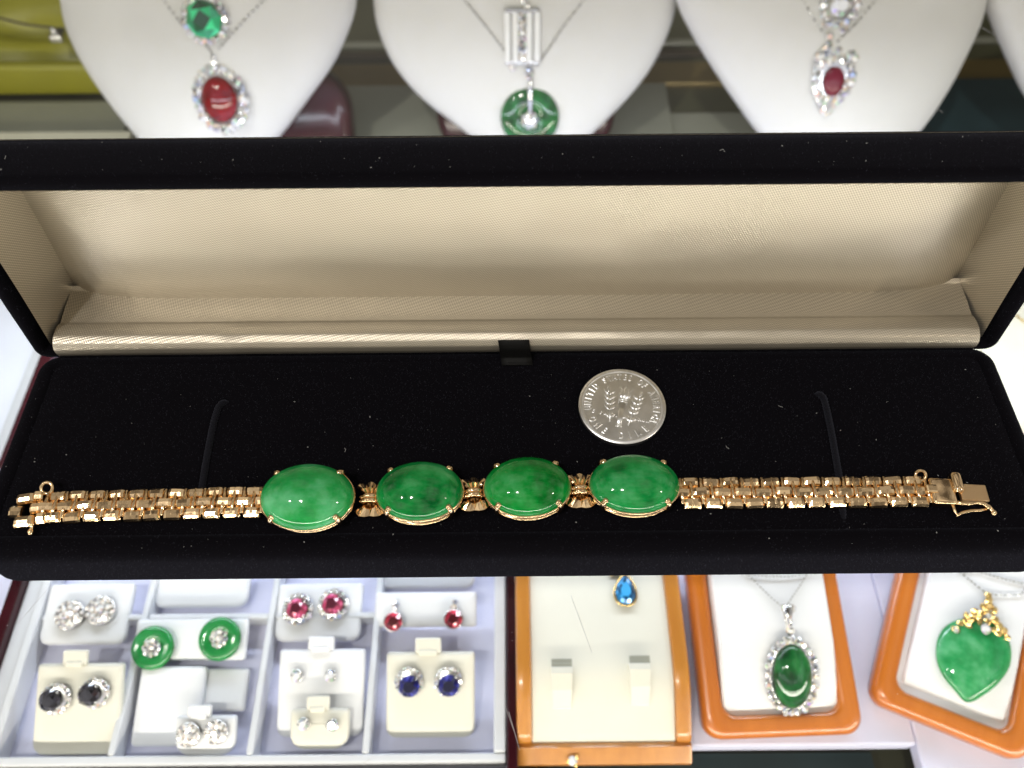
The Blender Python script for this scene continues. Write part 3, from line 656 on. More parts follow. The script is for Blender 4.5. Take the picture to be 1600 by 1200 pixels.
def neck(b, label, chain, cat='necklace'):
    n = thing('necklace', label, cat, b.root.matrix_world.copy())
    for pts in chain:
        w_ = [b.px(u, v, .5) for u, v in pts]; fine = []
        for p, q in zip(w_, w_[1:]):
            for k in range(4):
                m = p.lerp(q, k / 4); m.z = b.hh(min(1, b.rr(m.x, m.y))) + .5; fine.append(m)
        fine.append(w_[-1]); chain_vf(fine, .85, 1.3).obj('chain', 'chain_metal', n)
    return n
# emerald necklace
n = neck(b1, 'white gold necklace with square green emerald in a diamond halo', [[(225, -45), (255, 0), (280, 33), (296, 52)], [(440, -45), (412, 0), (385, 28), (360, 55), (340, 78)]])
c = b1.px(320, 30, 1.0); k = b1.mpx(320, 30)
MB().add(*gem(29 * k, n=4, rot=R(8), h=9 * k)).obj('emerald', 'emerald', n, m=TM(c.x, c.y, c.z + 1.5))
mb = MB(); pave_ring(mb, [(x, y, .6) for x, y, z in on_ellipse(32 * k, 32 * k, 18)], 6.5 * k, .6); mb.obj('diamond_halo', 'diamond', n, m=TM(c.x, c.y, c.z))
MB().add(*tube(ellipse(30 * k, 30 * k, -.5, 32), 3.5 * k, 8, True)).obj('halo_mount', 'white_gold', n, True, TM(c.x, c.y, c.z))
# ruby cabochon necklace
n = neck(b1, 'pendant with dark red oval cabochon in a diamond frame', [[(322, 70), (330, 82), (334, 96)]], 'pendant')
c = b1.px(344, 155, 1.0); k = b1.mpx(344, 155)
MB().add(*dome(28 * k, 35 * k, 16 * k, n=32)).obj('ruby_cabochon', 'ruby_cab', n, True, TM(c.x, c.y, c.z + .8))
mb = MB(); pave_ring(mb, [(x, y, .4) for x, y, z in on_ellipse(37 * k, 46 * k, 20)], 8.5 * k, .6); mb.obj('diamond_halo', 'diamond', n, m=TM(c.x, c.y, c.z))
MB().add(*tube(ellipse(34 * k, 43 * k, -.6, 32), 5 * k, 8, True)).obj('halo_mount', 'white_gold', n, True, TM(c.x, c.y, c.z))
q = b1.px(334, 98, 1.0); mb = MB(); pave_ring(mb, [(0, y, 0) for y in (-2, 0, 2)], 1.1); mb.obj('bail', 'white_gold', n, m=TM(q.x, q.y, q.z))
# jade disc necklace with rectangular drop
n = neck(b2, 'white gold necklace with upright rectangular diamond drop', [[(690, -45), (726, 0), (760, 42), (798, 92)], [(945, -45), (912, 0), (880, 42), (838, 104)]])
c = b2.px(816, 58, 1.0); k = b2.mpx(816, 58)
for dx in (-23, -11, 11, 23): MB().add(*box_vf((dx - 4.5) * k, (dx + 4.5) * k, -36 * k, 36 * k, 0, 6 * k, 1.5 * k, 2)).obj('diamond_bar', 'crystal', n, m=TM(c.x, c.y, c.z))
mb = MB(); pave_ring(mb, [(0, y * k, .6) for y in (-28, -17, -6, 6, 17, 28)], 7.5 * k); mb.obj('centre_stones', 'diamond', n, m=TM(c.x, c.y, c.z))
MB().add(*box_vf(-27 * k, 27 * k, 34 * k, 40 * k, -.2, 4 * k, k, 1)).add(*box_vf(-27 * k, 27 * k, -40 * k, -34 * k, -.2, 4 * k, k, 1)).obj('drop_frame', 'white_gold', n, m=TM(c.x, c.y, c.z))
mb = MB(); pave_ring(mb, [(-16 * k, -44 * k, .3), (10 * k, -46 * k, .3), (10 * k, -56 * k, .3), (6 * k, 44 * k, .3), (2 * k, 52 * k, .3)], 6 * k); mb.obj('small_stones', 'diamond', n, m=TM(c.x, c.y, c.z))
n = thing('pendant', 'round green jade disc pendant with a diamond stem', 'pendant', b2.root.matrix_world.copy())
c = b2.px(828, 184, 1.0); k = b2.mpx(828, 184)
MB().add(*lathe([(9 * k, -.6), (43 * k, -.6), (45.5 * k, .2), (43 * k, 1.2), (25 * k, 1.7), (9 * k, 1.5), (8 * k, .5), (9 * k, -.6)], 48, cap0=False, cap1=False)).obj('jade_disc', 'jade_disc', n, True, TM(c.x, c.y, c.z))
MB().add(*tube([(2 * k, 70 * k, 1.6), (0, 40 * k, 2.2), (0, 8 * k, 2.4)], 4.0 * k, 8)).obj('stem', 'white_gold', n, True, TM(c.x, c.y, c.z))
MB().add(*sphere((0, -3 * k, 1.6), 13 * k, 12, 8, .6)).obj('stem_cup', 'white_gold', n, True, TM(c.x, c.y, c.z))
mb = MB(); pave_ring(mb, [(0, -3 * k, 3.2)] + [(x, y - 3 * k, 2.7) for x, y, z in on_ellipse(9 * k, 9 * k, 7)], 5 * k); mb.obj('stem_stones', 'diamond', n, m=TM(c.x, c.y, c.z))
# right bust
n = neck(b3, 'white gold necklace with round diamond cluster at the top edge', [[(1225, -45), (1255, 0), (1275, 35), (1298, 66)], [(1400, -45), (1368, 0), (1342, 32), (1308, 66)]])
c = b3.px(1313, 8, 1.0); k = b3.mpx(1313, 8)
MB().add(*gem(17 * k, n=8)).obj('centre_diamond', 'diamond', n, m=TM(c.x, c.y, c.z + 1.2))
mb = MB(); pave_ring(mb, on_ellipse(27 * k, 27 * k, 12, .3), 7 * k); pave_ring(mb, [(-19 * k, -28 * k, 0), (-10 * k, -45 * k, 0), (12 * k, -36 * k, 0), (-8 * k, -58 * k, 0), (-13 * k, -64 * k, 0)], 6.5 * k); mb.obj('diamond_halo', 'diamond', n, m=TM(c.x, c.y, c.z))
MB().add(*tube(ellipse(25 * k, 25 * k, -.6, 28), 4 * k, 8, True)).obj('halo_mount', 'white_gold', n, True, TM(c.x, c.y, c.z))
n = thing('pendant', 'small oval ruby pendant in a shield of diamonds', 'pendant', b3.root.matrix_world.copy())
c = b3.px(1302, 127, 1.0); k = b3.mpx(1302, 127)
MB().add(*dome(17 * k, 23 * k, 5 * k, n=28)).obj('ruby', 'ruby_matte', n, True, TM(c.x, c.y, c.z + 1.2))
mb = MB(); pave_ring(mb, [(x * k, y * k, .2) for x, y in ((-28, 38), (-20, 44), (-25, 28), (-12, 33), (0, 36), (12, 33), (22, 42), (29, 34), (27, 22), (-29, 12), (29, 10), (-28, -2), (28, -2), (-24, -18), (23, -16), (-14, -28), (12, -28), (-30, 24), (2, 46))], 8 * k)
mb.add(*gem(12 * k, n=8, sy=1.45), T(-4 * k, -38 * k, .3)); mb.obj('diamond_shield', 'diamond', n, m=TM(c.x, c.y, c.z))
MB().add(*puffy([(x * k, y * k) for x, y in ((-34, 44), (-10, 50), (10, 50), (34, 42), (33, 0), (26, -22), (8, -40), (-4, -56), (-16, -40), (-30, -20), (-34, 5))], .8)).obj('shield_mount', 'white_gold', n, True, TM(c.x, c.y, c.z - .8))
# wire necklace on the olive box
n = thing('necklace', 'thin wire necklace with small clasp lying on the olive satin', 'necklace', loc=o0)
w_ = [P(-120, -10, BZ + 40) - o0, P(-40, 16, BZ + 40) - o0, P(0, 28, BZ + 38) - o0, P(40, 38, BZ + 36) - o0, P(82, 43, BZ + 34) - o0]
MB().add(*tube(smooth_open(w_), .55, 6)).obj('wire', 'brown_trim', n, True)
q = P(90, 50, BZ + 32) - o0; MB().add(*box_vf(q.x - 3, q.x + 3, q.y - 5, q.y + 3, q.z - 3, q.z + 1, 1)).add(*sphere((q.x - 1, q.y - 1, q.z + 1.5), 1.6)).obj('clasp', 'white_gold', n)

# ------------------------------------------------------------------ earring tray
TZ = FZ + 1.0; TW = FZ + 9.0
tx0, tx1 = X(27, 1050, TW), X(781, 1050, TW); yF = Y(400, 1178, TW); yB = 190.0
tr = thing('earring_tray', 'white compartment tray in a burgundy wooden frame holding stud earrings', 'tray', loc=((tx0 + tx1) / 2, 100, FZ))
tO = Vector(((tx0 + tx1) / 2, 100, FZ))
def trb(x0, x1, y0, y1, z0, z1, name, material, bev=.5): MB().add(*box_vf(x0 - tO.x, x1 - tO.x, y0 - tO.y, y1 - tO.y, z0 - tO.z, z1 - tO.z, bev, 2)).obj(name, material, tr)
trb(tx0, tx1, yF, yB, FZ, TZ, 'tray_liner', 'tray_liner', .1)
trb(tx0 - 1.2, tx0 + 1.2, yF, yB, TZ, TW, 'side_wall', 'white_plastic'); trb(tx1 - 1.7, tx1 + 1.7, yF, yB, TZ, TW, 'side_wall', 'white_plastic')
trb(tx0 - 1.2, tx1 + 1.7, yF - 2.4, yF - .05, FZ, TW - .6, 'front_wall', 'white_plastic')
trb(tx0 - 7.0, tx0 - 2.2, yF - 3, yB, FZ, TW - 2.5, 'outer_rim', 'white_plastic')
trb(tx1 + 2.0, tx1 + 5.0, yF - 8, yB, FZ, TW + 1, 'wooden_side', 'burgundy_wood'); trb(tx0 - 10.5, tx0 - 7.1, yF - 8, yB, FZ, TW + 1, 'wooden_side', 'burgundy_wood'); trb(tx0 - 7, tx1 + 1.9, yF - 8, yF - 4.5, FZ, TW - 2, 'wooden_front', 'burgundy_wood')
dv = [X(203, 1050, TW), X(409, 1050, TW), X(581, 1050, TW)]
for x in dv: trb(x - .95, x + .95, yF, yB, TZ, TW - .4, 'divider', 'white_plastic')
yc = Y(300, 962, TW - 1); edges = [tx0 + 1.2] + [q for x in dv for q in (x - .95, x + .95)] + [tx1 - 1.7]
for k in range(0, 6, 2): trb(edges[k] + .02, edges[k + 1] - .02, yc - .9, yc + .9, TZ, TW - 1.4, 'cross_wall', 'white_plastic')

def card(label, u0, u1, vt, vb, tilt, material, tab=None, lift=1.0, rot=0.0, thick=2.2, rbot=3.0, group='earring cards in the tray'):
    """puffed plastic earring card standing on the tray floor, leaning back"""
    uc = (u0 + u1) / 2; o = P(uc, vb, TZ + lift)
    pl = Plane(o, (math.cos(rot), math.sin(rot), 0), (-math.sin(rot) * math.cos(tilt), math.cos(rot) * math.cos(tilt), math.sin(tilt)))
    vm = (vt + vb) / 2; x0, x1 = pl.px(u0, vm).x, pl.px(u1, vm).x; h = pl.px(uc, vt).y
    t = thing('earring_card', label, 'earring card', pl.mat(), group)
    out = []
    for cx, cy, r, a0 in ((x1, 0, rbot, -90), (x1, h, .8, 0), (x0, h, .8, 90), (x0, 0, rbot, 180)):
        sx = -1 if cx == x1 else 1; sy = 1 if cy == 0 else -1
        for q in range(6): a = R(a0 + 90 * q / 5); out.append((cx + sx * r + r * math.cos(a), cy + sy * r + r * math.sin(a)))
    mx, my = (x0 + x1) / 2, h / 2
    def ring(i, z): return [(x - (i if x > mx else -i), y - (i if y > my else -i), z) for x, y in out]
    MB().add(*loft([ring(.5, -.3), ring(0, .1), ring(0, thick - .9), ring(.25, thick - .3), ring(.8, thick), ring(3, thick + .12)])).obj('card_body', material, t, True)
    if tab:
        ta, tb_, tv = tab; q0, q1, th = pl.px(ta, vt).x, pl.px(tb_, vt).x, pl.px(uc, tv).y
        MB().add(*box_vf(q0, q1, h - .05, th, thick - 1.3, thick + .3, .45, 2)).add(*box_vf(q0 + 1, q1 - 1, h - .6, h + .9, thick - .6, thick + .7, .4, 2)).obj('hang_tab', material, t)
    pl.th = thick + .1; return pl
def jewel(pl, u, v, name, label, cat, group, rot=0.0, h=None, tip=0.0):
    hh_ = pl.th if h is None else h; q = pl.px(u, v, hh_)
    t = thing(name, label, cat, pl.mat(q.x, q.y, hh_, rot) @ Matrix.Rotation(tip, 4, 'X'), group); t_k = (pl.px(u + .5, v, hh_) - pl.px(u - .5, v, hh_)).length
    return t, t_k
EG = 'stud earrings in the tray'
def cluster(pl, u, v, r, label, rings=((0, 1), (.62, 7), (1.0, 12))):
    t, k = jewel(pl, u, v, 'earring', label, 'earring', EG, random.uniform(0, 1)); r *= k
    MB().add(*lathe([(r * .5, 0), (r * .98, .9), (r, 1.5), (r * .9, 1.8)], 24)).obj('mount', 'white_gold', t, True)
    for i, (f, n_) in enumerate(rings):
        for p in on_ellipse(r * f * .82, r * f * .82, n_, 2.5 - .8 * f): 
            vs, fs = gem(r * (.36 if i == 0 else .24 if i == 1 else .17), n=6); MB().add(vs, fs).obj('stone', 'diamond', t, m=TM(p[0], p[1], p[2], random.uniform(0, 3), random.uniform(-.35, .35), random.uniform(-.35, .35)))
def halo_stud(pl, u, v, rg, rh, gm, label, off=(0, 0), n=16):
    t, k = jewel(pl, u, v, 'earring', label, 'earring', EG)
    MB().add(*lathe([(rh * k * .5, 0), (rh * k * .95, .8), (rh * k, 1.4), (rh * k * .8, 1.7)], 24)).obj('mount', 'white_gold', t, True)
    mb = MB(); pave_ring(mb, [(x, y, 1.7) for x, y, z in on_ellipse(rh * k * .86, rh * k * .86, n)], rh * k * .19, .3); mb.obj('diamond_halo', 'diamond', t)
    MB().add(*gem(rg * k, n=8, h=rg * k * .45)).obj('centre_stone', gm, t, m=TM(off[0] * k, off[1] * k, 2.9, .3))
    mb = MB()
    for a in range(4): mb.add(*sphere((off[0] * k + rg * k * math.cos(a * math.pi / 2 + .8), off[1] * k + rg * k * math.sin(a * math.pi / 2 + .8), 3.0), .35, 6, 5))
    mb.obj('prongs', 'white_gold', t, True)
def small_stud(pl, u, v, r, gm, label):
    t, k = jewel(pl, u, v, 'earring', label, 'earring', EG, random.uniform(0, 1))
    MB().add(*lathe([(r * k * .4, 0), (r * k * .9, 1.0), (r * k, 1.6), (r * k * .9, 1.8)], 16)).obj('mount', 'white_gold', t, True)
    MB().add(*gem(r * k * .92, n=8)).obj('stone', gm, t, m=TM(0, 0, 1.9, 0, random.uniform(-.3, .3), random.uniform(-.3, .3)))
    mb = MB()
    for a in range(4): mb.add(*sphere((r * k * .8 * math.cos(a * 1.571), r * k * .8 * math.sin(a * 1.571), 1.9), r * k * .2, 6, 5))
    mb.obj('prongs', 'white_gold', t, True)
TL, TU = R(26), R(9)
# column one
pl = card('white card holding two round diamond cluster earrings', 74, 206, 914, 1008, TU, 'card_white', lift=3.5)
cluster(pl, 112, 962, 23, 'left round diamond cluster stud on the upper white card'); cluster(pl, 160, 955, 23, 'right round diamond cluster stud on the upper white card')
pl = card('cream card with tab holding two black centred earrings', 60, 193, 1036, 1177, TL, 'card_cream', (104, 142, 1014), lift=1.5)
for u, v, s in ((92, 1090, 'left'), (152, 1081, 'right')): halo_stud(pl, u, v, 17, 23, 'black_gem', f'{s} black stone stud with crescent of diamonds on the cream card', (-6, -1))
# column two
card('blank white card against the back of the second column', 247, 392, 880, 950, TU, 'card_white', lift=2.5)
pl = card('wide white card under the two green jade ring earrings', 214, 388, 968, 1032, R(14), 'card_white', lift=4.0, rbot=1.0)
for u, v, s in ((243, 1012, 'left'), (347, 998, 'right')):
    t, k = jewel(pl, u, v, 'earring', f'{s} green jade ring earring with a diamond centre', 'earring', EG, 0, None, R(4)); r = 33 * k
    MB().add(*lathe([(r * .34, .6), (r * .85, .3), (r * .98, 1.4), (r, 2.2), (r * .93, 3.1), (r * .72, 3.5), (r * .45, 3.0), (r * .34, 2.2), (r * .34, .6)], 40, cap0=False, cap1=False)).obj('jade_ring', 'jade_ring', t, True)
    MB().add(*tube([(0, 0, 0), (0, 0, 2.2)], r * .36, 12)).obj('post', 'white_gold', t, True)
    mb = MB(); pave_ring(mb, [(0, 0, 3.3)] + on_ellipse(r * .3, r * .3, 8, 2.9), r * .16); mb.obj('centre_stones', 'diamond', t)
card('blank white card below the jade ring earrings', 216, 318, 1042, 1166, R(12), 'card_white', lift=1.0, rbot=1.5)
card('short blank white card right of the blank white card', 320, 388, 1046, 1112, R(8), 'card_white', lift=1.0, rbot=1.0)
pl = card('small white card with tab holding two tilted diamond studs', 278, 371, 1117, 1178, TL, 'card_white', (297, 334, 1099), lift=3.4, rbot=4)
for u, v, s in ((297, 1146, 'left'), (340, 1142, 'right')): cluster(pl, u, v, 19, f'{s} yellowish diamond cluster stud on the small white card', ((0, 1), (.7, 6), (1.0, 10)))
# column three
pl = card('white card holding two pink stone earrings', 434, 566, 914, 1003, TU, 'card_white', lift=3.0)
for u, v, s in ((467, 953, 'left'), (522, 946, 'right')): halo_stud(pl, u, v, 16, 24, 'pink_sapphire', f'{s} pink stone stud in a diamond halo', (0, -1), 12)
pl = card('grey white card with tab holding two tiny diamond studs', 437, 570, 1014, 1150, R(22), 'card_white', (484, 524, 994), lift=1.0)
for u, v, s in ((466, 1055, 'left'), (518, 1055, 'right')): small_stud(pl, u, v, 10, 'diamond', f'{s} tiny diamond stud on the middle card of the third column')
pl = card('small cream card with tab holding two tiny studs', 456, 547, 1106, 1168, TL, 'card_cream', (482, 517, 1085), lift=3.6, rbot=4)
for u, v, s in ((476, 1129, 'left'), (521, 1131, 'right')): small_stud(pl, u, v, 10, 'diamond', f'{s} tiny diamond stud on the small cream card')
# column four
card('blank white card behind the ruby drop card', 592, 742, 880, 921, TU, 'card_white', lift=2.0)
pl = card('white card with two red ruby drop earrings', 588, 745, 926, 980, R(16), 'card_white', lift=5.0, rbot=1.0)
for u, v, s in ((616, 972, 'left'), (709, 968, 'right')):
    t, k = jewel(pl, u, v, 'earring', f'{s} red ruby drop earring', 'earring', EG); r = 14 * k
    MB().add(*gem(r, n=8)).obj('ruby', 'ruby', t, m=TM(0, 0, 2.2))
    MB().add(*lathe([(r * .5, 0), (r * 1.05, 1.2), (r * 1.12, 2.0), (r, 2.2)], 20)).obj('mount', 'white_gold', t, True)
    mb = MB(); pave_ring(mb, [(0, 17 * k, 1.6), (2 * k, 26 * k, 1.4)], 6 * k); mb.obj('top_stones', 'diamond', t)
pl = card('cream card with tab holding two blue sapphire halo earrings', 605, 742, 1018, 1150, TL, 'card_cream', (650, 690, 995), lift=1.5)
for u, v, s in ((640, 1064, 'left'), (701, 1063, 'right')): halo_stud(pl, u, v, 16.5, 22, 'sapphire', f'{s} blue sapphire stud with diamond halo', (1, -5))

# ------------------------------------------------------------------ pendant displays
class Bent:
    """display face that bends: a lower slope and a flatter top"""
    def __init__(s, uc, vb, vk, z0, t1, t2, rad=5.0):
        s.p1 = Plane(P(uc, vb, z0), (1, 0, 0), (0, math.cos(t1), math.sin(t1))); s.bk = s.p1.px(uc, vk).y
        s.p2 = Plane(s.p1.o + s.p1.ey * s.bk, (1, 0, 0), (0, math.cos(t2), math.sin(t2))); s.rad = rad
    def map(s, a, b, h):
        e = s.rad; B = b - s.bk
        if B <= -e: p, n_ = s.p1.o + s.p1.ey * b, s.p1.n
        elif B >= e: p, n_ = s.p2.o + s.p2.ey * B, s.p2.n
        else:
            t = (B + e) / (2 * e); A0 = s.p2.o - s.p1.ey * e; A1 = s.p2.o; A2 = s.p2.o + s.p2.ey * e
            p = A0 * (1 - t) ** 2 + A1 * 2 * t * (1 - t) + A2 * t * t; n_ = s.p1.n.lerp(s.p2.n, t).normalized()
        return p + Vector((a, 0, 0)) + n_ * h - s.p1.o
    def px(s, u, v, h=0):
        q = s.p1.px(u, v, h)
        if q.y <= s.bk: return q
        q = s.p2.px(u, v, h); return Vector((q.x, q.y + s.bk, h))
    def root(s): return Matrix.Translation(s.p1.o * MM)
    def slab(s, a0, a1, b0, b1, h0, h1, bev=.5, nb=40):
        rings = []
        for j in range(nb + 1):
            b = b0 + (b1 - b0) * j / nb; e = bev if j in (0, nb) else 0
            sec = [(a0, h0), (a0, h1 - bev), (a0 + bev * .3, h1 - bev * .3), (a0 + bev, h1), (a1 - bev, h1), (a1 - bev * .3, h1 - bev * .3), (a1, h1 - bev), (a1, h0)]
            rings.append([tuple(s.map(a, b, h - (e if h > h0 + .01 else 0))) for a, h in sec])
        return loft(rings)
f1 = Bent(940, 1192, 1064, FZ + 2.5, R(31), R(2))
d1 = thing('pendant_display', 'honey coloured wooden frame with two blank clips and a blue pendant', 'jewellery display', f1.root())
aL0, aL1 = f1.px(807, 1120).x, f1.px(831, 1120).x; aR0, aR1 = f1.px(1053, 1120).x, f1.px(1078, 1120).x; bb = f1.px(940, 1157).y; BT = 66
for a0, a1 in ((aL0, aL1), (aR0, aR1)): smooth_by_angle(MB().add(*f1.slab(a0, a1, bb + .03, BT, -2, 3.0, 1.0)).obj('frame_side', 'honey_wood', d1), 40)
smooth_by_angle(MB().add(*f1.slab(aL0, aR1, 0, bb, -2, 3.0, 1.0, 8)).obj('frame_bottom', 'honey_wood', d1), 40)
smooth_by_angle(MB().add(*f1.slab(aL1 + .02, aR0 - .02, bb, BT, -2, 1.7, .3)).obj('pad', 'card_cream', d1), 40)
for uc, vt, vb in ((878, 1043, 1108), (1000, 1038, 1103)):
    q0, q1 = f1.px(uc, vb, 1.7), f1.px(uc, vt, 1.7); w0, w1 = 2.5, 3.1
    pr = [(0, 1.5), (.06, 2.3), (.5, 4.0), (.85, 4.9), (.97, 4.6), (1.0, 3.8)]
    rings = [[tuple(f1.map(q0.x + s_ * (w0 + (w1 - w0) * t), q0.y + (q1.y - q0.y) * t, h)) for s_, h in ((-1, 1.5), (-1, h_), (1, h_), (1, 1.5))] for t, h_ in pr]
    MB().add(*loft(rings)).obj('clip', 'card_cream', d1)
    v_, f_ = loft([[tuple(f1.map(q1.x + s_ * 2.9, q1.y + dy_, h_)) for s_, h_ in ((-1, 1.2), (-1, 1.74), (1, 1.74), (1, 1.2))] for dy_ in (-.4, 2.4)]); MB().add(v_, f_).obj('slot_shade_patch', 'slot_shade', d1)  # thin darker patch painted where shade falls behind the raised clip
q = f1.px(977, 922, 2.4); pd = thing('pendant', 'blue pear shaped stone pendant with thin gold rim', 'pendant', Matrix.Translation(f1.p1.o * MM) @ Matrix.Translation(f1.map(q.x, q.y, 2.0) * MM) @ Matrix.Rotation(R(-4), 4, 'Z'))
pear = lambda r: [(r * .95 * math.sin(t) * (math.sin(t / 2) ** .75), r * 1.15 * math.cos(t)) for t in [2 * math.pi * (k + .5) / 20 for k in range(20)]]
o_ = pear(3.9); c0 = (0, -.8)
rings = [[(x * s_, (y - c0[1]) * s_ + c0[1], z) for x, y in o_] for s_, z in ((1, 0), (.97, .9), (.75, 1.7), (.5, 2.0))]
MB().add(*loft(rings)).obj('blue_stone', 'blue_topaz', pd, m=TM(0, 0, .5)); MB().add(*tube([(x * 1.08, y * 1.08, .7) for x, y in o_], .38, 6, True)).obj('gold_rim', 'gold_bright', pd, True)
MB().add(*tube([(-4.5, 4.4, .5), (-3, 5.2, .6), (0, 5.0, .8), (.2, 4.6, .8)], .5, 6)).obj('bail', 'gold_bright', pd, True)

def tray_display(label, m, W, H, padbend, pad):
    t = thing('pendant_display', label, 'jewellery display', m, 'orange wooden pendant displays')
    seq = [(0.8, 0), (0, .8), (0, 4.2), (.7, 5.3), (2.0, 5.8), (4.6, 5.8), (5.6, 5.4), (6.0, 4.6), (6.0, 2.2)]
    rings = []
    for i, z in seq: rings.append([(x, y, z) for x, y in rrect(W - 2 * i, H - 2 * i, 5.2 if i < 3 else 4.0, 8, W / 2, H / 2)])
    rings.append(rings[0])
    smooth_by_angle(MB().add(*loft(rings, False, False)).obj('wooden_frame', 'orange_wood', t), 50)
    MB().add(*box_vf(5.9, W - 5.9, 5.9, H - 5.9, 1.0, 2.8, .3)).obj('inner_floor', 'card_white', t)
    px0, px1, py0 = pad; nb = 30; rings = []
    for j in range(nb + 1):
        y = py0 + (H - 7.0 - py0) * j / nb; s_ = (y - py0); z = 3.4 + (padbend[1] * s_ if s_ < padbend[0] else padbend[1] * padbend[0] + padbend[2] * (s_ - padbend[0]))
        if j > 0: z -= .9 * math.exp(-((s_ - padbend[0]) / 5) ** 2) * abs(padbend[1] - padbend[2])
        e = .6 if j == 0 else 0
        rings.append([(px0, y, 2.85), (px0, y, z - .6 - e), (px0 + .6, y, z - e), (px1 - .6, y, z - e), (px1, y, z - .6 - e), (px1, y, 2.85)])
    smooth_by_angle(MB().add(*loft(rings)).obj('pad', 'card_white', t), 40)
    def top(y):
        s_ = y - py0; return 3.4 + (padbend[1] * s_ if s_ < padbend[0] else padbend[1] * padbend[0] + padbend[2] * (s_ - padbend[0]))
    return t, top
# straight one
o = P(1096, 1156, FZ + .6); p2 = Plane(o, (1, .03, 0), (-.03, math.cos(R(13)), math.sin(R(13))))
W2 = p2.px(1342, 1150).x; t2, top2 = tray_display('orange wooden display holding the oval jade pendant in a diamond halo', p2.mat(), W2, 66, (19, .30, .02), (p2.px(1130, 1110, 4).x, p2.px(1312, 1110, 4).x, p2.px(1220, 1118, 4).y))
def fp(pl, top, u, v, off=.6):
    h = 6.0
    for _ in range(8): q = pl.px(u, v, h); h = top(q.y) + off
    return pl.px(u, v, h)
c = fp(p2, top2, 1236, 1056); k = (fp(p2, top2, 1236.5, 1056) - fp(p2, top2, 1235.5, 1056)).length
n = thing('pendant', 'oval green jade pendant ringed by diamonds on the orange display', 'pendant', p2.mat(c.x, c.y, c.z, R(-4)) @ Matrix.Rotation(R(15), 4, 'X'))
MB().add(*dome(30 * k, 47 * k, 17 * k, n=40)).obj('jade_cabochon', 'jade_disc', n, True, TM(0, 0, 1.2))
mb = MB(); pave_ring(mb, on_ellipse(37 * k, 55 * k, 24, .9), 6.2 * k); mb.obj('diamond_halo', 'diamond', n)
mb = MB()
for x, y, z in on_ellipse(37 * k, 55 * k, 24, .1): mb.add(*sphere((x, y, .2), 6.2 * k, 8, 5, .6))
mb.add(*tube(ellipse(32 * k, 49 * k, .4, 36), 3 * k, 6, True)); mb.obj('halo_mount', 'white_gold', n, True)
mb = MB(); pave_ring(mb, [(-3 * k, 70 * k, 1.0), (-5 * k, 80 * k, 1.3), (-7 * k, 91 * k, 1.5), (-12 * k, 104 * k, 1.5), (0, 103 * k, 1.5)], 7 * k); mb.obj('bail_stones', 'diamond', n)
MB().add(*tube([(-2 * k, 62 * k, .3), (-5 * k, 82 * k, .7), (-7 * k, 108 * k, .9)], [4 * k, 6 * k, 10 * k], 8)).obj('bail', 'white_gold', n, True)
n = thing('necklace_chain', 'fine white gold chain looped above the oval jade pendant', 'chain', p2.mat())
chain_vf([fp(p2, top2, u, v, .6) for u, v in ((1222, 948), (1203, 932), (1186, 915), (1168, 897), (1150, 875))] , .5, .95).obj('chain_side', 'chain_metal', n)
chain_vf([fp(p2, top2, u, v, .6) for u, v in ((1228, 948), (1240, 930), (1252, 912), (1261, 896), (1268, 875))], .5, .95).obj('chain_side', 'chain_metal', n)
chain_vf([fp(p2, top2, u, v, .6) for u, v in ((1166, 896), (1200, 901), (1235, 901), (1262, 895))], .5, .95).obj('chain_bridge', 'chain_metal', n)
# turned one
o = P(1349, 1096, FZ + .6); q = P(1594, 1196, FZ + .6); d = (q - o); ang = math.atan2(d.y, d.x)
ex = Vector((math.cos(ang), math.sin(ang), 0)); p3 = Plane(o, ex, Vector((-math.sin(ang) * math.cos(R(9)), math.cos(ang) * math.cos(R(9)), math.sin(R(9)))))
t3, top3 = tray_display('orange wooden display turned askew holding the jade heart pendant', p3.mat(), d.length, 64, (10, .25, .05), (8.0, d.length - 7.0, 8.5))
k = (fp(p3, top3, 1520.5, 1040) - fp(p3, top3, 1519.5, 1040)).length
ho = [fp(p3, top3, u, v) for u, v in ((1463, 1028), (1465, 1000), (1477, 979), (1499, 967), (1524, 964), (1549, 968), (1570, 983), (1581, 1010), (1579, 1040), (1563, 1065), (1538, 1085), (1507, 1099), (1487, 1079), (1470, 1055))]
c = sum(ho, Vector()) / len(ho)
n = thing('pendant', 'heart shaped green jade pendant under a gold leaf spray', 'pendant', p3.mat(c.x, c.y, c.z))
MB().add(*puffy(smooth_closed([((p - c).x, (p - c).y) for p in ho], 5), 3.2, 8, -.3)).obj('jade_heart', 'jade_heart', n, True)
mb = MB()
sp = [(1490, 985), (1497, 975), (1505, 970), (1514, 968), (1522, 965), (1530, 961), (1538, 957), (1545, 963), (1552, 970), (1540, 972), (1558, 978), (1548, 985), (1565, 987), (1571, 997), (1556, 990), (1543, 948), (1543, 939), (1542, 930), (1528, 972), (1510, 978), (1534, 948), (1552, 955), (1520, 957), (1508, 962)]
for u, v in sp:
    p = fp(p3, top3, u, v) - c; mb.add(*gem(random.uniform(4.5, 7.5) * k, n=5), T(p.x, p.y, 2.2, random.uniform(0, 3), random.uniform(-.5, .5), random.uniform(-.5, .5))); mb.add(*sphere((p.x, p.y, 1.8), 5 * k, 6, 5))
mb.obj('gold_leaf_spray', 'gold_bright', n)
mb = MB()
for u, v, r in ((1535, 985, 9), (1488, 987, 5), (1540, 965, 5)): p = fp(p3, top3, u, v) - c; mb.add(*gem(r * k, n=8), T(p.x, p.y, 3.2, .4, .1, .2))
mb.obj('diamond_accents', 'diamond', n)
n = thing('necklace_chain', 'silver chain folded above the jade heart pendant', 'chain', p3.mat())
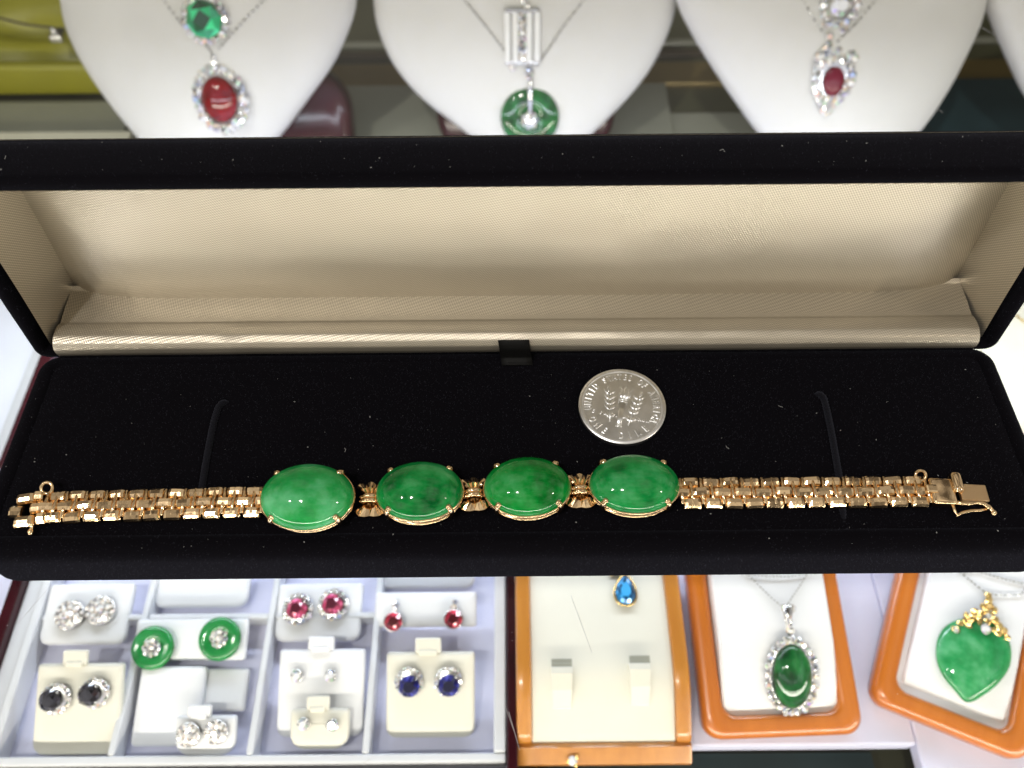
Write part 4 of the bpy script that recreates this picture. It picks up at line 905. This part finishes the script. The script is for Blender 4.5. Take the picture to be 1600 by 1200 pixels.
for pts in ([(1496, 890), (1510, 902), (1526, 915), (1540, 926), (1560, 930), (1582, 930), (1596, 929), (1606, 912)], [(1500, 888), (1525, 892), (1550, 899), (1575, 907), (1600, 912), (1615, 905)]):
    chain_vf([fp(p3, top3, u, v, .6) for u, v in pts], .62, 1.1).obj('chain_side', 'chain_metal', n)

# ------------------------------------------------------------------ what shows beside the box
x1_ = X(22, 660, FZ + 5); wt = thing('display_tray', 'white display tray with burgundy edge left of the box', 'tray', loc=(x1_ - 40, 220, FZ))
MB().add(*box_vf(-70, 37, -82, 60, 0, 3.0, .6)).obj('tray_floor', 'side_tray', wt); MB().add(*box_vf(37.02, 41, -82, 60, 0, 6, .8)).obj('tray_rim', 'side_rim', wt); MB().add(*box_vf(41.02, 46, -82, 60, 0, 7, .8)).obj('wooden_edge', 'burgundy_wood', wt)
x2_ = X(1555, 600, FZ + 8); cp_ = thing('display_cushion', 'cream satin cushion with a gold chain right of the box', 'cushion', loc=(x2_, 195, FZ))
vs, fs = loft_rr(110, 110, 14, [(2, 0), (0, 3), (0, 6), (3, 9.5), (10, 11.5), (30, 12.4)], 8, 48, 0); MB().add(vs, fs).obj('cushion_pad', 'cushion_satin', cp_, True)
n = thing('gold_chain', 'gold chain resting on the cream cushion right of the box', 'chain', loc=(x2_, 195, FZ + 12))
chain_vf([(30, 50, .6), (16, 36, .4), (10, 20, .0), (13, 4, .4), (22, -10, .6), (18, -24, .4), (10, -36, -.3)], 1.1, 1.7).obj('chain_strand', 'gold_bright', n)
n = thing('stud_earring', 'tiny gold and white stud on the bottom frame bar', 'earring', Matrix.Translation((f1.p1.o + f1.map(f1.px(893, 1188).x, 1.6, 3.0)) * MM))
MB().add(*sphere((0, 0, .8), 1.4, 8, 6)).obj('pearl', 'card_white', n, True); MB().add(*sphere((1.2, .8, 1.3), .7, 8, 6)).add(*sphere((-1.1, -.2, 1.1), .7, 8, 6)).add(*sphere((.9, -1.2, 1.0), .7, 8, 6)).obj('beads', 'gold_bright', n, True)

# dust and scratches on the glass
mb = MB(); zt = GZ - .05
for u, v in [(random.uniform(0, 1600), random.choice([random.uniform(2, 205), random.uniform(915, 1195)])) for _ in range(70)] + [(705, 1012), (800, 1001), (800, 988)]:
    p = P(u, v, zt); L = random.uniform(.05, .14); a = random.uniform(0, 6.28)
    mb.add([(p.x - L, p.y, zt), (p.x, p.y - L * .5, zt), (p.x + L, p.y, zt), (p.x, p.y + L * .5, zt), (p.x, p.y, zt + .06)], [(0, 1, 4), (1, 2, 4), (2, 3, 4), (3, 0, 4)])
for a, b in (((1528, 40), (1562, 58)), ((1448, 158), (1473, 176)), ((26, 976), (80, 914)), ((790, 1105), (806, 1150)), ((795, 1112), (812, 1172)), ((565, 1195), (578, 1186)), ((892, 930), (925, 1020))):
    p, q = P(*a, zt), P(*b, zt); mb.add(*tube([p, q], .045, 4))
tag(mb.obj('dust', 'lint'), 'specks of dust and thin scratches on the counter glass', kind='stuff')
